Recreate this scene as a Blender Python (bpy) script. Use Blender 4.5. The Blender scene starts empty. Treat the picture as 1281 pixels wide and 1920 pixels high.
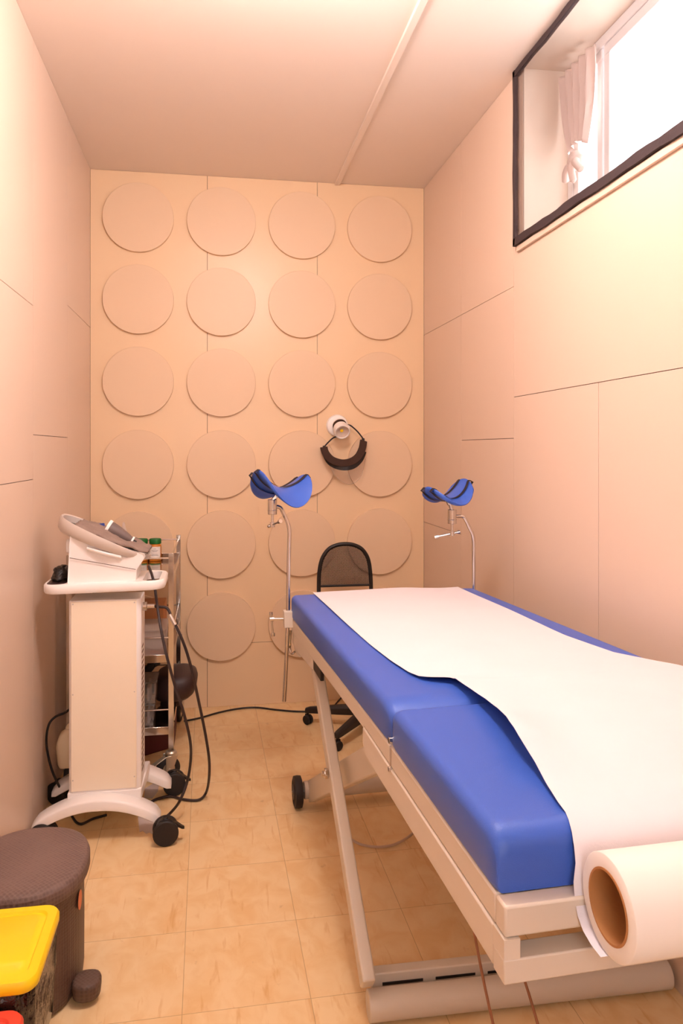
import bpy, bmesh, math, random
from mathutils import Vector, Matrix
random.seed(7)
R = math.radians
SC = bpy.context.scene
COL = SC.collection

# ------------------------------------------------------------ camera, world, lights, exposure
F, CX, HY, CZ = 1430.0, 640.5, 843.0, 1.27           # focal length in pixels, principal point, camera height
TH = math.atan(240.5 / F)                             # camera turned right of the room axis
cam = bpy.data.cameras.new('camera'); cam_o = bpy.data.objects.new('camera', cam); COL.objects.link(cam_o)
cam.sensor_fit = 'AUTO'; cam.sensor_width = 36; cam.lens = F * 36 / 1920
cam.shift_y = (HY - 960) / 1920; cam.clip_start = 0.02
cam_o.location = (0, 0, CZ); cam_o.rotation_euler = (R(90), 0, -TH)
SC.camera = cam_o

SC.view_settings.view_transform = 'Standard'; SC.view_settings.look = 'None'
SC.view_settings.gamma = 1; SC.view_settings.use_curve_mapping = False
SC.view_settings.exposure = 0.27
W = bpy.data.worlds.new('sky'); SC.world = W; W.use_nodes = True
bg = W.node_tree.nodes['Background']; bg.inputs[0].default_value = (0.97, 0.95, 1.0, 1); bg.inputs[1].default_value = 8.0
LAMP_STRENGTH = 90.0
LAMP_COLOR = (1.0, 0.895, 0.905)

# room
XL, XR, YB, YF, H = -0.584, 1.074, 3.817, -0.6, 2.62
def ray(x, y):
    a = (x - CX) / F; C_, S_ = math.cos(TH), math.sin(TH)
    return (a * C_ + S_, -a * S_ + C_, (HY - y) / F)
def PY(x, y, Y):                                      # the point at room depth Y
    r = ray(x, y); t = Y / r[1]; return Vector((r[0] * t, Y, CZ + r[2] * t))
def PZ(x, y, Z):                                      # the point at height Z
    r = ray(x, y); t = (Z - CZ) / r[2]; return Vector((r[0] * t, r[1] * t, Z))

# ------------------------------------------------------------ materials
def lin(c): return tuple(((v / 255) / 12.92 if v / 255 <= .04045 else ((v / 255 + .055) / 1.055) ** 2.4) for v in c) + (1,)
MATS = {}
def mat(name, rgb, rough=.5, metal=0, spec=.5, bump=0, bscale=200, vary=0, vscale=8, trans=0, alpha=1, coat=0, ior=1.45, sheen=0):
    m = bpy.data.materials.new(name); m.use_nodes = True; nt = m.node_tree; p = nt.nodes['Principled BSDF']
    c = lin(rgb); p.inputs['Base Color'].default_value = c; p.inputs['Roughness'].default_value = rough
    p.inputs['Metallic'].default_value = metal; p.inputs['Specular IOR Level'].default_value = spec
    p.inputs['Transmission Weight'].default_value = trans; p.inputs['Alpha'].default_value = alpha
    p.inputs['Coat Weight'].default_value = coat; p.inputs['IOR'].default_value = ior
    p.inputs['Sheen Weight'].default_value = sheen
    tc = nt.nodes.new('ShaderNodeTexCoord')
    nz = nt.nodes.new('ShaderNodeTexNoise'); nz.inputs['Scale'].default_value = vscale; nz.inputs['Detail'].default_value = 4
    nt.links.new(tc.outputs['Object'], nz.inputs['Vector'])
    v = vary or .03
    mx = nt.nodes.new('ShaderNodeMix'); mx.data_type = 'RGBA'
    mx.inputs[6].default_value = tuple(x * (1 - v) for x in c[:3]) + (1,); mx.inputs[7].default_value = tuple(min(1, x * (1 + v)) for x in c[:3]) + (1,)
    nt.links.new(nz.outputs['Fac'], mx.inputs[0]); nt.links.new(mx.outputs[2], p.inputs['Base Color'])
    if bump:
        n2 = nt.nodes.new('ShaderNodeTexNoise'); n2.inputs['Scale'].default_value = bscale; n2.inputs['Detail'].default_value = 3
        nt.links.new(tc.outputs['Object'], n2.inputs['Vector'])
        b = nt.nodes.new('ShaderNodeBump'); b.inputs['Strength'].default_value = bump; b.inputs['Distance'].default_value = .012 if 'bag' in name else .002
        nt.links.new(n2.outputs['Fac'], b.inputs['Height']); nt.links.new(b.outputs['Normal'], p.inputs['Normal'])
    MATS[name] = m; return m
M = {}
M['panel'] = mat('panel_laminate', (226, 200, 179), .36, spec=.45, bump=.08, bscale=350, vary=.015, vscale=1.5)
M['backwall'] = mat('back_wall_laminate', (236, 203, 163), .33, spec=.5, bump=.06, bscale=300, vary=.02, vscale=1.5)
M['disc'] = mat('disc_laminate', (231, 199, 164), .40, spec=.45, bump=.08, bscale=300, vary=.02, vscale=2)
M['gap'] = mat('panel_gap', (96, 66, 46), .8)
M['ceiling'] = mat('ceiling_paint', (240, 225, 212), .5, spec=.4, bump=.1, bscale=60, vary=.02, vscale=1.2)
M['plaster'] = mat('reveal_plaster', (226, 208, 190), .7)
M['pvc'] = mat('white_window_plastic', (235, 232, 232), .35)
M['border'] = mat('mesh_border_tape', (58, 44, 44), .8, bump=.3)
M['blue'] = mat('blue_vinyl', (58, 96, 190), .36, spec=.5, bump=.22, bscale=900, vary=.03)
M['cream'] = mat('cream_painted_steel', (214, 200, 182), .42, spec=.5, bump=.05, bscale=500, vary=.02)
M['paper'] = mat('white_exam_paper', (226, 219, 222), .7, spec=.3, bump=.1, bscale=500)
M['roll'] = mat('paper_roll_side', (238, 230, 220), .55, spec=.3)
M['card'] = mat('cardboard_core', (178, 122, 70), .8, bump=.2, vary=.08)
M['chrome'] = mat('chrome', (215, 210, 205), .12, metal=1)
M['steel'] = mat('stainless_steel', (205, 198, 190), .16, metal=1, bump=.03, bscale=60)
M['shelf'] = mat('polished_shelf_steel', (185, 172, 160), .10, metal=1)
M['black'] = mat('black_plastic', (30, 24, 22), .38)
M['rubber'] = mat('black_rubber', (34, 28, 26), .6)
M['cable'] = mat('dark_cable', (52, 38, 36), .45)
M['white'] = mat('white_plastic', (248, 240, 234), .32, spec=.5)
M['whitepanel'] = mat('white_side_panel', (250, 234, 210), .38)
M['rim'] = mat('pale_grey_rim', (212, 198, 186), .35)
M['screen'] = mat('dark_screen', (48, 36, 34), .25)
M['cloth'] = mat('grey_towel', (150, 128, 116), .95, spec=.1, bump=1.0, bscale=260, vary=.22, vscale=30)
M['grip'] = mat('grey_grip', (112, 96, 90), .5)
M['green'] = mat('green_lid', (26, 108, 44), .45)
M['amber'] = mat('amber_jar', (226, 140, 44), .3, trans=.25)
M['label'] = mat('white_label', (238, 230, 222), .6)
M['ink'] = mat('grey_ink', (120, 108, 104), .7)
M['clear'] = mat('clear_plastic', (232, 226, 220), .12, trans=.85, ior=1.2)
M['milky'] = mat('milky_plastic', (225, 205, 190), .3, trans=.5, ior=1.2)
M['bluecap'] = mat('blue_cap', (28, 52, 130), .4)
M['brown'] = mat('brown_bin_plastic', (98, 74, 62), .5, vary=.06)
M['brownlid'] = mat('brown_lid_woven', (122, 98, 88), .62, vary=.1)
M['yellow'] = mat('yellow_plastic', (250, 212, 26), .42)
M['red'] = mat('red_plastic', (226, 72, 50), .42)
M['bag'] = mat('black_bag_film', (40, 28, 24), .16, spec=.8, bump=1.0, bscale=38)
M['maroon'] = mat('maroon_box', (78, 16, 22), .6)
M['case'] = mat('dark_brown_case', (58, 38, 36), .5)
M['carton'] = mat('brown_carton', (196, 130, 80), .7)
M['pack'] = mat('grey_pack', (190, 172, 168), .45, vary=.2, vscale=40)
M['orange'] = mat('orange_pack', (224, 124, 80), .5)
M['strap'] = mat('dark_strap', (34, 26, 34), .7, bump=.4)
M['wheelgrey'] = mat('zinc_fork', (205, 190, 168), .35, metal=.7)
M['cord'] = mat('thin_tan_cord', (150, 100, 70), .6)
M['tape'] = mat('transparent_tape', (240, 222, 214), .3, alpha=.6)
M['gauze'] = mat('gauze_cloth', (222, 200, 190), .9, spec=.1)
M['jug'] = mat('cream_jug_plastic', (238, 214, 176), .42)
M['foam'] = mat('brown_foam_band', (62, 40, 30), .85, bump=.4)

# woven relief on the brown bin, lid; shade in its hollows painted as darker colour
def add_shaded_weave(m, scale, strength):
    nt = m.node_tree; p = nt.nodes['Principled BSDF']; tc = nt.nodes.new('ShaderNodeTexCoord')
    mp = nt.nodes.new('ShaderNodeMapping'); mp.inputs['Rotation'].default_value = (0, 0, R(45)); nt.links.new(tc.outputs['Object'], mp.inputs['Vector'])
    ck = nt.nodes.new('ShaderNodeTexVoronoi'); ck.inputs['Scale'].default_value = scale; ck.inputs['Randomness'].default_value = .15
    nt.links.new(mp.outputs['Vector'], ck.inputs['Vector'])
    b = nt.nodes.new('ShaderNodeBump'); b.inputs['Strength'].default_value = strength; b.inputs['Distance'].default_value = .002
    nt.links.new(ck.outputs['Distance'], b.inputs['Height']); nt.links.new(b.outputs['Normal'], p.inputs['Normal'])
    base = p.inputs['Base Color'].links[0].from_socket; cr = nt.nodes.new('ShaderNodeValToRGB'); cr.color_ramp.elements[0].position = .25; cr.color_ramp.elements[0].color = (.72, .70, .70, 1); cr.color_ramp.elements[1].position = .6; cr.color_ramp.elements[1].color = (1, 1, 1, 1)
    nt.links.new(ck.outputs['Distance'], cr.inputs[0]); mm = nt.nodes.new('ShaderNodeMix'); mm.data_type = 'RGBA'; mm.blend_type = 'MULTIPLY'; mm.inputs[0].default_value = 1
    nt.links.new(base, mm.inputs[6]); nt.links.new(cr.outputs[0], mm.inputs[7]); nt.links.new(mm.outputs[2], p.inputs['Base Color'])
add_shaded_weave(M['brownlid'], 120, .9); add_shaded_weave(M['brown'], 130, .8)

# floor: cream vinyl tiles, 0.29 x 0.30 m, with faint orange veins and fine joints
def floor_mat():
    m = bpy.data.materials.new('marbled_vinyl_tiles'); m.use_nodes = True; nt = m.node_tree; p = nt.nodes['Principled BSDF']; N = nt.nodes.new; Lk = nt.links.new
    p.inputs['Roughness'].default_value = .34; p.inputs['Specular IOR Level'].default_value = .4
    tc = N('ShaderNodeTexCoord'); mp = N('ShaderNodeMapping'); Lk(tc.outputs['Object'], mp.inputs['Vector'])
    mp.inputs['Rotation'].default_value = (0, 0, R(-.5)); mp.inputs['Location'].default_value = (.054, -.25, 0)
    sx = N('ShaderNodeSeparateXYZ'); Lk(mp.outputs[0], sx.inputs[0])
    def line(out, size, wid):
        d = N('ShaderNodeMath'); d.operation = 'DIVIDE'; d.inputs[1].default_value = size; Lk(out, d.inputs[0])
        f = N('ShaderNodeMath'); f.operation = 'FRACT'; Lk(d.outputs[0], f.inputs[0])
        s = N('ShaderNodeMath'); s.operation = 'SUBTRACT'; s.inputs[1].default_value = .5; Lk(f.outputs[0], s.inputs[0])
        a = N('ShaderNodeMath'); a.operation = 'ABSOLUTE'; Lk(s.outputs[0], a.inputs[0])
        g = N('ShaderNodeMath'); g.operation = 'GREATER_THAN'; g.inputs[1].default_value = .5 - wid / size / 2; Lk(a.outputs[0], g.inputs[0])
        fl = N('ShaderNodeMath'); fl.operation = 'FLOOR'; Lk(d.outputs[0], fl.inputs[0]); return g.outputs[0], fl.outputs[0]
    gx, ix = line(sx.outputs[0], .292, .0016); gy, iy = line(sx.outputs[1], .300, .0016)
    mxl = N('ShaderNodeMath'); mxl.operation = 'MAXIMUM'; Lk(gx, mxl.inputs[0]); Lk(gy, mxl.inputs[1])
    # per-tile random offset
    cb = N('ShaderNodeCombineXYZ'); Lk(ix, cb.inputs[0]); Lk(iy, cb.inputs[1])
    wn = N('ShaderNodeTexWhiteNoise'); wn.noise_dimensions = '3D'; Lk(cb.outputs[0], wn.inputs['Vector'])
    sc = N('ShaderNodeVectorMath'); sc.operation = 'SCALE'; sc.inputs['Scale'].default_value = 9; Lk(wn.outputs['Color'], sc.inputs[0])
    ad = N('ShaderNodeVectorMath'); Lk(mp.outputs[0], ad.inputs[0]); Lk(sc.outputs[0], ad.inputs[1])
    rot = N('ShaderNodeMapping'); rot.inputs['Rotation'].default_value = (0, 0, R(38)); rot.inputs['Scale'].default_value = (1.7, 1.2, 1); Lk(ad.outputs[0], rot.inputs['Vector'])
    n1 = N('ShaderNodeTexNoise'); n1.inputs['Scale'].default_value = 9; n1.inputs['Detail'].default_value = 7; n1.inputs['Distortion'].default_value = .8; Lk(rot.outputs[0], n1.inputs['Vector'])
    cr = N('ShaderNodeValToRGB'); e = cr.color_ramp.elements; e[0].position = .34; e[0].color = lin((233, 192, 136)); e[1].position = .60; e[1].color = lin((241, 208, 158))
    Lk(n1.outputs['Fac'], cr.inputs[0])
    rot2 = N('ShaderNodeMapping'); rot2.inputs['Rotation'].default_value = (0, 0, R(27)); rot2.inputs['Scale'].default_value = (19, 2.6, 1); Lk(ad.outputs[0], rot2.inputs['Vector'])
    n2 = N('ShaderNodeTexNoise'); n2.inputs['Scale'].default_value = 2.6; n2.inputs['Detail'].default_value = 5; n2.inputs['Distortion'].default_value = .5; Lk(rot2.outputs[0], n2.inputs['Vector'])
    c2 = N('ShaderNodeValToRGB'); e = c2.color_ramp.elements; e[0].position = .61; e[0].color = (0, 0, 0, 1); e[1].position = .73; e[1].color = (1, 1, 1, 1); Lk(n2.outputs['Fac'], c2.inputs[0])
    mv = N('ShaderNodeMix'); mv.data_type = 'RGBA'; mv.inputs[7].default_value = lin((214, 156, 88)); Lk(cr.outputs[0], mv.inputs[6])
    s2 = N('ShaderNodeMath'); s2.operation = 'MULTIPLY'; s2.inputs[1].default_value = .55; Lk(c2.outputs[0], s2.inputs[0]); Lk(s2.outputs[0], mv.inputs[0])
    # scuffs
    n3 = N('ShaderNodeTexNoise'); n3.inputs['Scale'].default_value = 26; n3.inputs['Detail'].default_value = 8; Lk(mp.outputs[0], n3.inputs['Vector'])
    c3 = N('ShaderNodeValToRGB'); e = c3.color_ramp.elements; e[0].position = .68; e[0].color = (0, 0, 0, 1); e[1].position = .8; e[1].color = (.5, .5, .5, 1); Lk(n3.outputs['Fac'], c3.inputs[0])
    ms = N('ShaderNodeMix'); ms.data_type = 'RGBA'; ms.inputs[7].default_value = lin((170, 124, 84)); Lk(mv.outputs[2], ms.inputs[6]); Lk(c3.outputs[0], ms.inputs[0])
    ml = N('ShaderNodeMix'); ml.data_type = 'RGBA'; ml.inputs[7].default_value = lin((150, 104, 64)); Lk(ms.outputs[2], ml.inputs[6])
    s4 = N('ShaderNodeMath'); s4.operation = 'MULTIPLY'; s4.inputs[1].default_value = .55; Lk(mxl.outputs[0], s4.inputs[0]); Lk(s4.outputs[0], ml.inputs[0])
    Lk(ml.outputs[2], p.inputs['Base Color'])
    return m
M['floor'] = floor_mat()

def mesh_mat():                                       # fine insect mesh: a cloth that lets most light through
    m = bpy.data.materials.new('insect_mesh'); m.use_nodes = True; nt = m.node_tree; p = nt.nodes['Principled BSDF']
    p.inputs['Base Color'].default_value = lin((84, 64, 58)); p.inputs['Roughness'].default_value = .8; p.inputs['Alpha'].default_value = .28
    tc = nt.nodes.new('ShaderNodeTexCoord'); n = nt.nodes.new('ShaderNodeTexNoise'); n.inputs['Scale'].default_value = 5
    nt.links.new(tc.outputs['Object'], n.inputs['Vector']); mr = nt.nodes.new('ShaderNodeMapRange'); mr.inputs[3].default_value = .36; mr.inputs[4].default_value = .46
    nt.links.new(n.outputs['Fac'], mr.inputs[0]); nt.links.new(mr.outputs[0], p.inputs['Alpha']); return m
M['mesh'] = mesh_mat()
def emit_mat(name, col, s):
    m = bpy.data.materials.new(name); m.use_nodes = True; nt = m.node_tree; p = nt.nodes['Principled BSDF']
    p.inputs['Base Color'].default_value = (.9, .9, .9, 1); p.inputs['Emission Color'].default_value = col + (1,); p.inputs['Emission Strength'].default_value = s; return m
M['lamp'] = emit_mat('ceiling_lamp_diffuser', LAMP_COLOR, LAMP_STRENGTH)
def glass_mat():
    m = bpy.data.materials.new('window_glass'); m.use_nodes = True; nt = m.node_tree; nt.nodes.remove(nt.nodes['Principled BSDF'])
    o = nt.nodes['Material Output']; t = nt.nodes.new('ShaderNodeBsdfTransparent'); g = nt.nodes.new('ShaderNodeBsdfGlossy'); g.inputs['Roughness'].default_value = .02
    f = nt.nodes.new('ShaderNodeValue'); f.outputs[0].default_value = .07; x = nt.nodes.new('ShaderNodeMixShader')
    nt.links.new(f.outputs[0], x.inputs[0]); nt.links.new(t.outputs[0], x.inputs[1]); nt.links.new(g.outputs[0], x.inputs[2]); nt.links.new(x.outputs[0], o.inputs[0]); return m
M['glass'] = glass_mat()
def perf_mat():                                       # perforated sheet: round holes
    m = bpy.data.materials.new('perforated_black_sheet'); m.use_nodes = True; nt = m.node_tree; p = nt.nodes['Principled BSDF']; N = nt.nodes.new; Lk = nt.links.new
    p.inputs['Base Color'].default_value = lin((44, 32, 30)); p.inputs['Roughness'].default_value = .5
    tc = N('ShaderNodeTexCoord'); sp = N('ShaderNodeSeparateXYZ'); Lk(tc.outputs['Object'], sp.inputs[0])
    S = .0072
    def fr(out, off=0.):
        d = N('ShaderNodeMath'); d.operation = 'DIVIDE'; d.inputs[1].default_value = S; Lk(out, d.inputs[0])
        a = N('ShaderNodeMath'); a.operation = 'ADD'; a.inputs[1].default_value = off; Lk(d.outputs[0], a.inputs[0])
        f = N('ShaderNodeMath'); f.operation = 'FRACT'; Lk(a.outputs[0], f.inputs[0])
        s = N('ShaderNodeMath'); s.operation = 'SUBTRACT'; s.inputs[1].default_value = .5; Lk(f.outputs[0], s.inputs[0]); return s.outputs[0]
    def dist(o):
        c = N('ShaderNodeCombineXYZ'); Lk(fr(sp.outputs[0], o), c.inputs[0]); Lk(fr(sp.outputs[2], o), c.inputs[1])
        l = N('ShaderNodeVectorMath'); l.operation = 'LENGTH'; Lk(c.outputs[0], l.inputs[0])
        g = N('ShaderNodeMath'); g.operation = 'GREATER_THAN'; g.inputs[1].default_value = .205; Lk(l.outputs['Value'], g.inputs[0]); return g.outputs[0]
    mn = N('ShaderNodeMath'); mn.operation = 'MINIMUM'; Lk(dist(0.), mn.inputs[0]); Lk(dist(.5), mn.inputs[1]); Lk(mn.outputs[0], p.inputs['Alpha']); return m
M['perf'] = perf_mat()

# ------------------------------------------------------------ mesh helpers
def V(*a): return Vector(a)
def box(bm, x0, x1, y0, y1, z0, z1, mi=0):
    vs = [bm.verts.new(p) for p in ((x0,y0,z0),(x1,y0,z0),(x1,y1,z0),(x0,y1,z0),(x0,y0,z1),(x1,y0,z1),(x1,y1,z1),(x0,y1,z1))]
    for f in ((0,3,2,1),(4,5,6,7),(0,1,5,4),(1,2,6,5),(2,3,7,6),(3,0,4,7)): bm.faces.new([vs[i] for i in f]).material_index = mi
def obox(bm, c, ax, ay, az, hx, hy, hz):              # oriented box
    c = Vector(c); ax = Vector(ax).normalized(); ay = Vector(ay).normalized(); az = Vector(az).normalized()
    vs = [bm.verts.new(c + ax*hx*i + ay*hy*j + az*hz*k) for i, j, k in ((-1,-1,-1),(1,-1,-1),(1,1,-1),(-1,1,-1),(-1,-1,1),(1,-1,1),(1,1,1),(-1,1,1))]
    for f in ((0,3,2,1),(4,5,6,7),(0,1,5,4),(1,2,6,5),(2,3,7,6),(3,0,4,7)): bm.faces.new([vs[i] for i in f])
def bar(bm, p0, p1, w, h, up=(0,0,1)):                # rectangular bar between two points
    p0 = Vector(p0); p1 = Vector(p1); d = (p1 - p0).normalized(); s = d.cross(Vector(up)).normalized(); u = s.cross(d)
    obox(bm, (p0 + p1) / 2, d, s, u, (p1 - p0).length / 2, w / 2, h / 2)
def prism(bm, pts, axis, a, b, mi=0):                 # polygon extruded along an axis
    def P(p, t): return {'x': (t, p[0], p[1]), 'y': (p[0], t, p[1]), 'z': (p[0], p[1], t)}[axis]
    A_ = [bm.verts.new(P(p, a)) for p in pts]; B_ = [bm.verts.new(P(p, b)) for p in pts]; n = len(pts)
    fs = [bm.faces.new(A_), bm.faces.new(B_[::-1])]
    for i in range(n): fs.append(bm.faces.new((A_[i], B_[i], B_[(i+1) % n], A_[(i+1) % n])))
    for f in fs: f.material_index = mi
def frame_of(d):
    d = Vector(d).normalized(); u = Vector((0,0,1)) if abs(d.z) < .95 else Vector((1,0,0))
    s = d.cross(u).normalized(); return s, s.cross(d).normalized()
def tube(bm, pts, r, n=12, closed=False, caps=True):
    pts = [Vector(p) for p in pts]; N = len(pts); rings = []
    rr = r if isinstance(r, (list, tuple)) else [r] * N
    s = None
    for i, p in enumerate(pts):
        if closed: d = (pts[(i+1) % N] - pts[i-1])
        else: d = pts[min(i+1, N-1)] - pts[max(i-1, 0)]
        d.normalize()
        if s is None: s, u = frame_of(d)
        else:
            s = (s - d * s.dot(d)).normalized(); u = s.cross(d).normalized()
        rings.append([bm.verts.new(p + (s * math.cos(2*math.pi*k/n) + u * math.sin(2*math.pi*k/n)) * rr[i]) for k in range(n)])
    for i in range(N if closed else N - 1):
        a, b = rings[i], rings[(i+1) % N]
        for k in range(n): bm.faces.new((a[k], b[k], b[(k+1) % n], a[(k+1) % n]))
    if caps and not closed: bm.faces.new(rings[0]); bm.faces.new(rings[-1][::-1])
def cyl(bm, p0, p1, r0, r1=None, n=32): tube(bm, [p0, p1], [r0, r0 if r1 is None else r1], n)
def lathe(bm, prof, c=(0,0,0), axis=(0,0,1), n=40):   # profile of (radius, height) about an axis
    c = Vector(c); d = Vector(axis).normalized(); s, u = frame_of(d); rings = []
    for r, h in prof:
        if r < 1e-6: rings.append([bm.verts.new(c + d*h)])
        else: rings.append([bm.verts.new(c + d*h + (s*math.cos(2*math.pi*k/n) + u*math.sin(2*math.pi*k/n))*r) for k in range(n)])
    for a, b in zip(rings, rings[1:]):
        for k in range(n):
            k2 = (k+1) % n
            if len(a) == 1 and len(b) == 1: continue
            if len(a) == 1: bm.faces.new((a[0], b[k], b[k2]))
            elif len(b) == 1: bm.faces.new((a[k], b[0], a[k2]))
            else: bm.faces.new((a[k], b[k], b[k2], a[k2]))
def cat(pts, m=6):                                    # smooth curve through points
    P = [Vector(p) for p in pts]; out = []
    for i in range(len(P) - 1):
        a, b, c, d = P[max(i-1, 0)], P[i], P[i+1], P[min(i+2, len(P)-1)]
        for k in range(m):
            t = k / m; out.append(.5 * ((2*b) + (c-a)*t + (2*a - 5*b + 4*c - d)*t*t + (3*b - a - 3*c + d)*t**3))
    out.append(P[-1]); return out
def se(rx, ry, e=2.0, n=48, cx=0, cy=0):              # superellipse outline
    o = []
    for k in range(n):
        t = 2*math.pi*k/n; c, s = math.cos(t), math.sin(t)
        o.append((cx + rx*math.copysign(abs(c)**(2/e), c), cy + ry*math.copysign(abs(s)**(2/e), s)))
    return o
def loft(bm, rings, cap0=True, cap1=True):
    rs = [[bm.verts.new(p) for p in r] for r in rings]; n = len(rs[0])
    for a, b in zip(rs, rs[1:]):
        for k in range(n): bm.faces.new((a[k], a[(k+1) % n], b[(k+1) % n], b[k]))
    if cap0: bm.faces.new(rs[0][::-1])
    if cap1: bm.faces.new(rs[-1])
def grid(bm, P):                                      # P[i][j] -> point
    vs = [[bm.verts.new(p) for p in row] for row in P]
    for i in range(len(vs)-1):
        for j in range(len(vs[0])-1): bm.faces.new((vs[i][j], vs[i+1][j], vs[i+1][j+1], vs[i][j+1]))
def new(): return bmesh.new()

def root_of(o):
    while o.parent: o = o.parent
    return o
def obj(name, bm, m, parent=None, world=True, bevel=0, seg=2, smooth=38, origin=None, solid=0, sub=0):
    bmesh.ops.recalc_face_normals(bm, faces=bm.faces)
    loc = Vector((0,0,0))
    if parent is not None:
        if world:
            r = root_of(parent); mw = Matrix.Translation(r.location) @ r.rotation_euler.to_matrix().to_4x4(); bm.transform(mw.inverted())
            if r is not parent or r.type == 'MESH': pass
    else:
        if origin is None:
            xs = [v.co for v in bm.verts]; lo = [min(v[i] for v in xs) for i in range(3)]; hi = [max(v[i] for v in xs) for i in range(3)]
            origin = ((lo[0]+hi[0])/2, (lo[1]+hi[1])/2, lo[2])
        loc = Vector(origin); bm.transform(Matrix.Translation(-loc))
    if smooth:
        for f in bm.faces: f.smooth = True
        for e in bm.edges:
            if len(e.link_faces) == 2 and e.calc_face_angle(0) > R(smooth): e.smooth = False
    me = bpy.data.meshes.new(name); bm.to_mesh(me); bm.free()
    for x in (m if isinstance(m, (list, tuple)) else [m]): me.materials.append(M[x])
    o = bpy.data.objects.new(name, me); COL.objects.link(o); o.location = loc
    if parent is not None: o.parent = parent
    if solid: s = o.modifiers.new('thickness', 'SOLIDIFY'); s.thickness = solid; s.offset = 0
    if bevel:
        b = o.modifiers.new('soft_edges', 'BEVEL'); b.width = bevel; b.segments = seg; b.limit_method = 'ANGLE'; b.angle_limit = R(35); b.harden_normals = False
        for p in me.polygons: p.use_smooth = True
    if sub: s = o.modifiers.new('smooth', 'SUBSURF'); s.levels = sub; s.render_levels = sub
    return o
def tag(o, label, cat_, group=None):
    o['label'] = label; o['category'] = cat_
    if group: o['group'] = group
    return o
def thing(name, loc, label, cat_, group=None, rz=0):
    o = bpy.data.objects.new(name, None); COL.objects.link(o); o.location = loc; o.rotation_euler = (0,0,rz); o.empty_display_size = .05
    return tag(o, label, cat_, group)
def struct(name, bm, m, parent=None, **k):
    o = obj(name, bm, m, parent, **k)
    if parent is None: o['kind'] = 'structure'
    return o
def copy_tree(o, parent=None):
    c = o.copy(); COL.objects.link(c)
    if parent: c.parent = parent
    for ch in list(o.children): copy_tree(ch, c)
    return c

# ============================================================ THE SETTING
bm = new(); box(bm, XL-.1, XR+.1, YF, YB+.1, -.05, 0)
struct('floor', bm, 'floor', smooth=0, origin=(0,0,0))
bm = new(); box(bm, XL-.1, XR+.24, YF, YB+.1, H, H+.06)
struct('ceiling', bm, 'ceiling', smooth=0)
G = .0022                                             # open joint between boards
def boards(name, rects, P, back, m, hole=None):
    bm = new()
    for a0, a1, z0, z1 in rects:
        c = [P(a0+G/2, z0+G/2), P(a1-G/2, z0+G/2), P(a1-G/2, z1-G/2), P(a0+G/2, z1-G/2)]
        f = [bm.verts.new(p) for p in c]; b = [bm.verts.new(Vector(p) + Vector(back)*.012) for p in c]
        bm.faces.new(f); bm.faces.new(b[::-1])
        for i in range(4): bm.faces.new((f[i], b[i], b[(i+1)%4], f[(i+1)%4]))
    return bm
# left wall
rl = [(YF,1.45,0,1.17),(YF,1.45,1.17,1.743),(YF,1.45,1.743,H),(1.45,2.64,0,1.172),(1.45,2.64,1.172,1.743),(1.45,2.64,1.743,H),(2.64,3.24,0,1.319),(2.64,3.24,1.319,H),(3.24,YB,0,.70),(3.24,YB,.70,1.857),(3.24,YB,1.857,H)]
bm = boards('wall_left', rl, lambda a, z: (XL, a, z), (-1,0,0), 'panel')
box(bm, XL-.10, XL-.004, YF, YB+.1, 0, H, 1)
struct('wall_left', bm, ['panel','gap'], smooth=0)
# back wall
rb = [(XL,-.029,.0,H),(-.029,.518,.31,H),(-.029,.518,0,.31),(.518,XR,0,H)]
bm = boards('wall_back', rb, lambda a, z: (a, YB, z), (0,1,0), 'backwall')
box(bm, XL-.1, XR+.1, YB+.004, YB+.1, 0, H, 1)
struct('wall_back', bm, ['backwall','gap'], smooth=0)
# right wall, with the window opening Y 0.70..2.56, Z 2.02..ceiling
WY0, WY1, WZ0 = .75, 2.545, 2.02
rr = [(3.216,YB,0,.897),(3.216,YB,.897,1.861),(3.216,YB,1.861,H),(2.622,3.216,0,1.311),(2.622,3.216,1.311,1.861),(2.622,3.216,1.861,H),
      (2.005,2.622,0,1.46),(1.0,2.005,0,1.46),(YF,1.0,0,1.46),(YF,2.622,1.46,WZ0),(WY1,2.622,WZ0,H),(YF,WY0,WZ0,H)]
bm = boards('wall_right', rr, lambda a, z: (XR, a, z), (1,0,0), 'panel')
for y0, y1, z0, z1 in ((YF, YB+.1, 0, WZ0), (WY1, YB+.1, WZ0, H), (YF, WY0, WZ0, H)): box(bm, XR+.004, XR+.24, y0, y1, z0, z1, 1)
struct('wall_right', bm, ['panel','gap'], smooth=0)
bm = new(); box(bm, XL-.1, -.30, YF-.1, YF, 0, H); box(bm, .50, XR+.24, YF-.1, YF, 0, H); box(bm, -.30, .50, YF-.1, YF, 2.05, H); struct('wall_front', bm, 'panel', smooth=0)
bm = new()                                            # half-glazed door behind the camera
box(bm, -.30, -.14, YF-.06, YF-.01, 0, 2.05); box(bm, .34, .50, YF-.06, YF-.01, 0, 2.05); box(bm, -.14, .34, YF-.06, YF-.01, 0, 1.10); box(bm, -.14, .34, YF-.06, YF-.01, 1.95, 2.05); struct('door_1', bm, 'white', smooth=0)
# trim: narrow cable channel on the ceiling
bm = new(); prism(bm, [(.606,H),(.634,H),(.632,H-.012),(.608,H-.012)], 'y', YF+.01, YB-.005)
struct('trim_1', bm, 'ceiling', bevel=.002)

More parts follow.
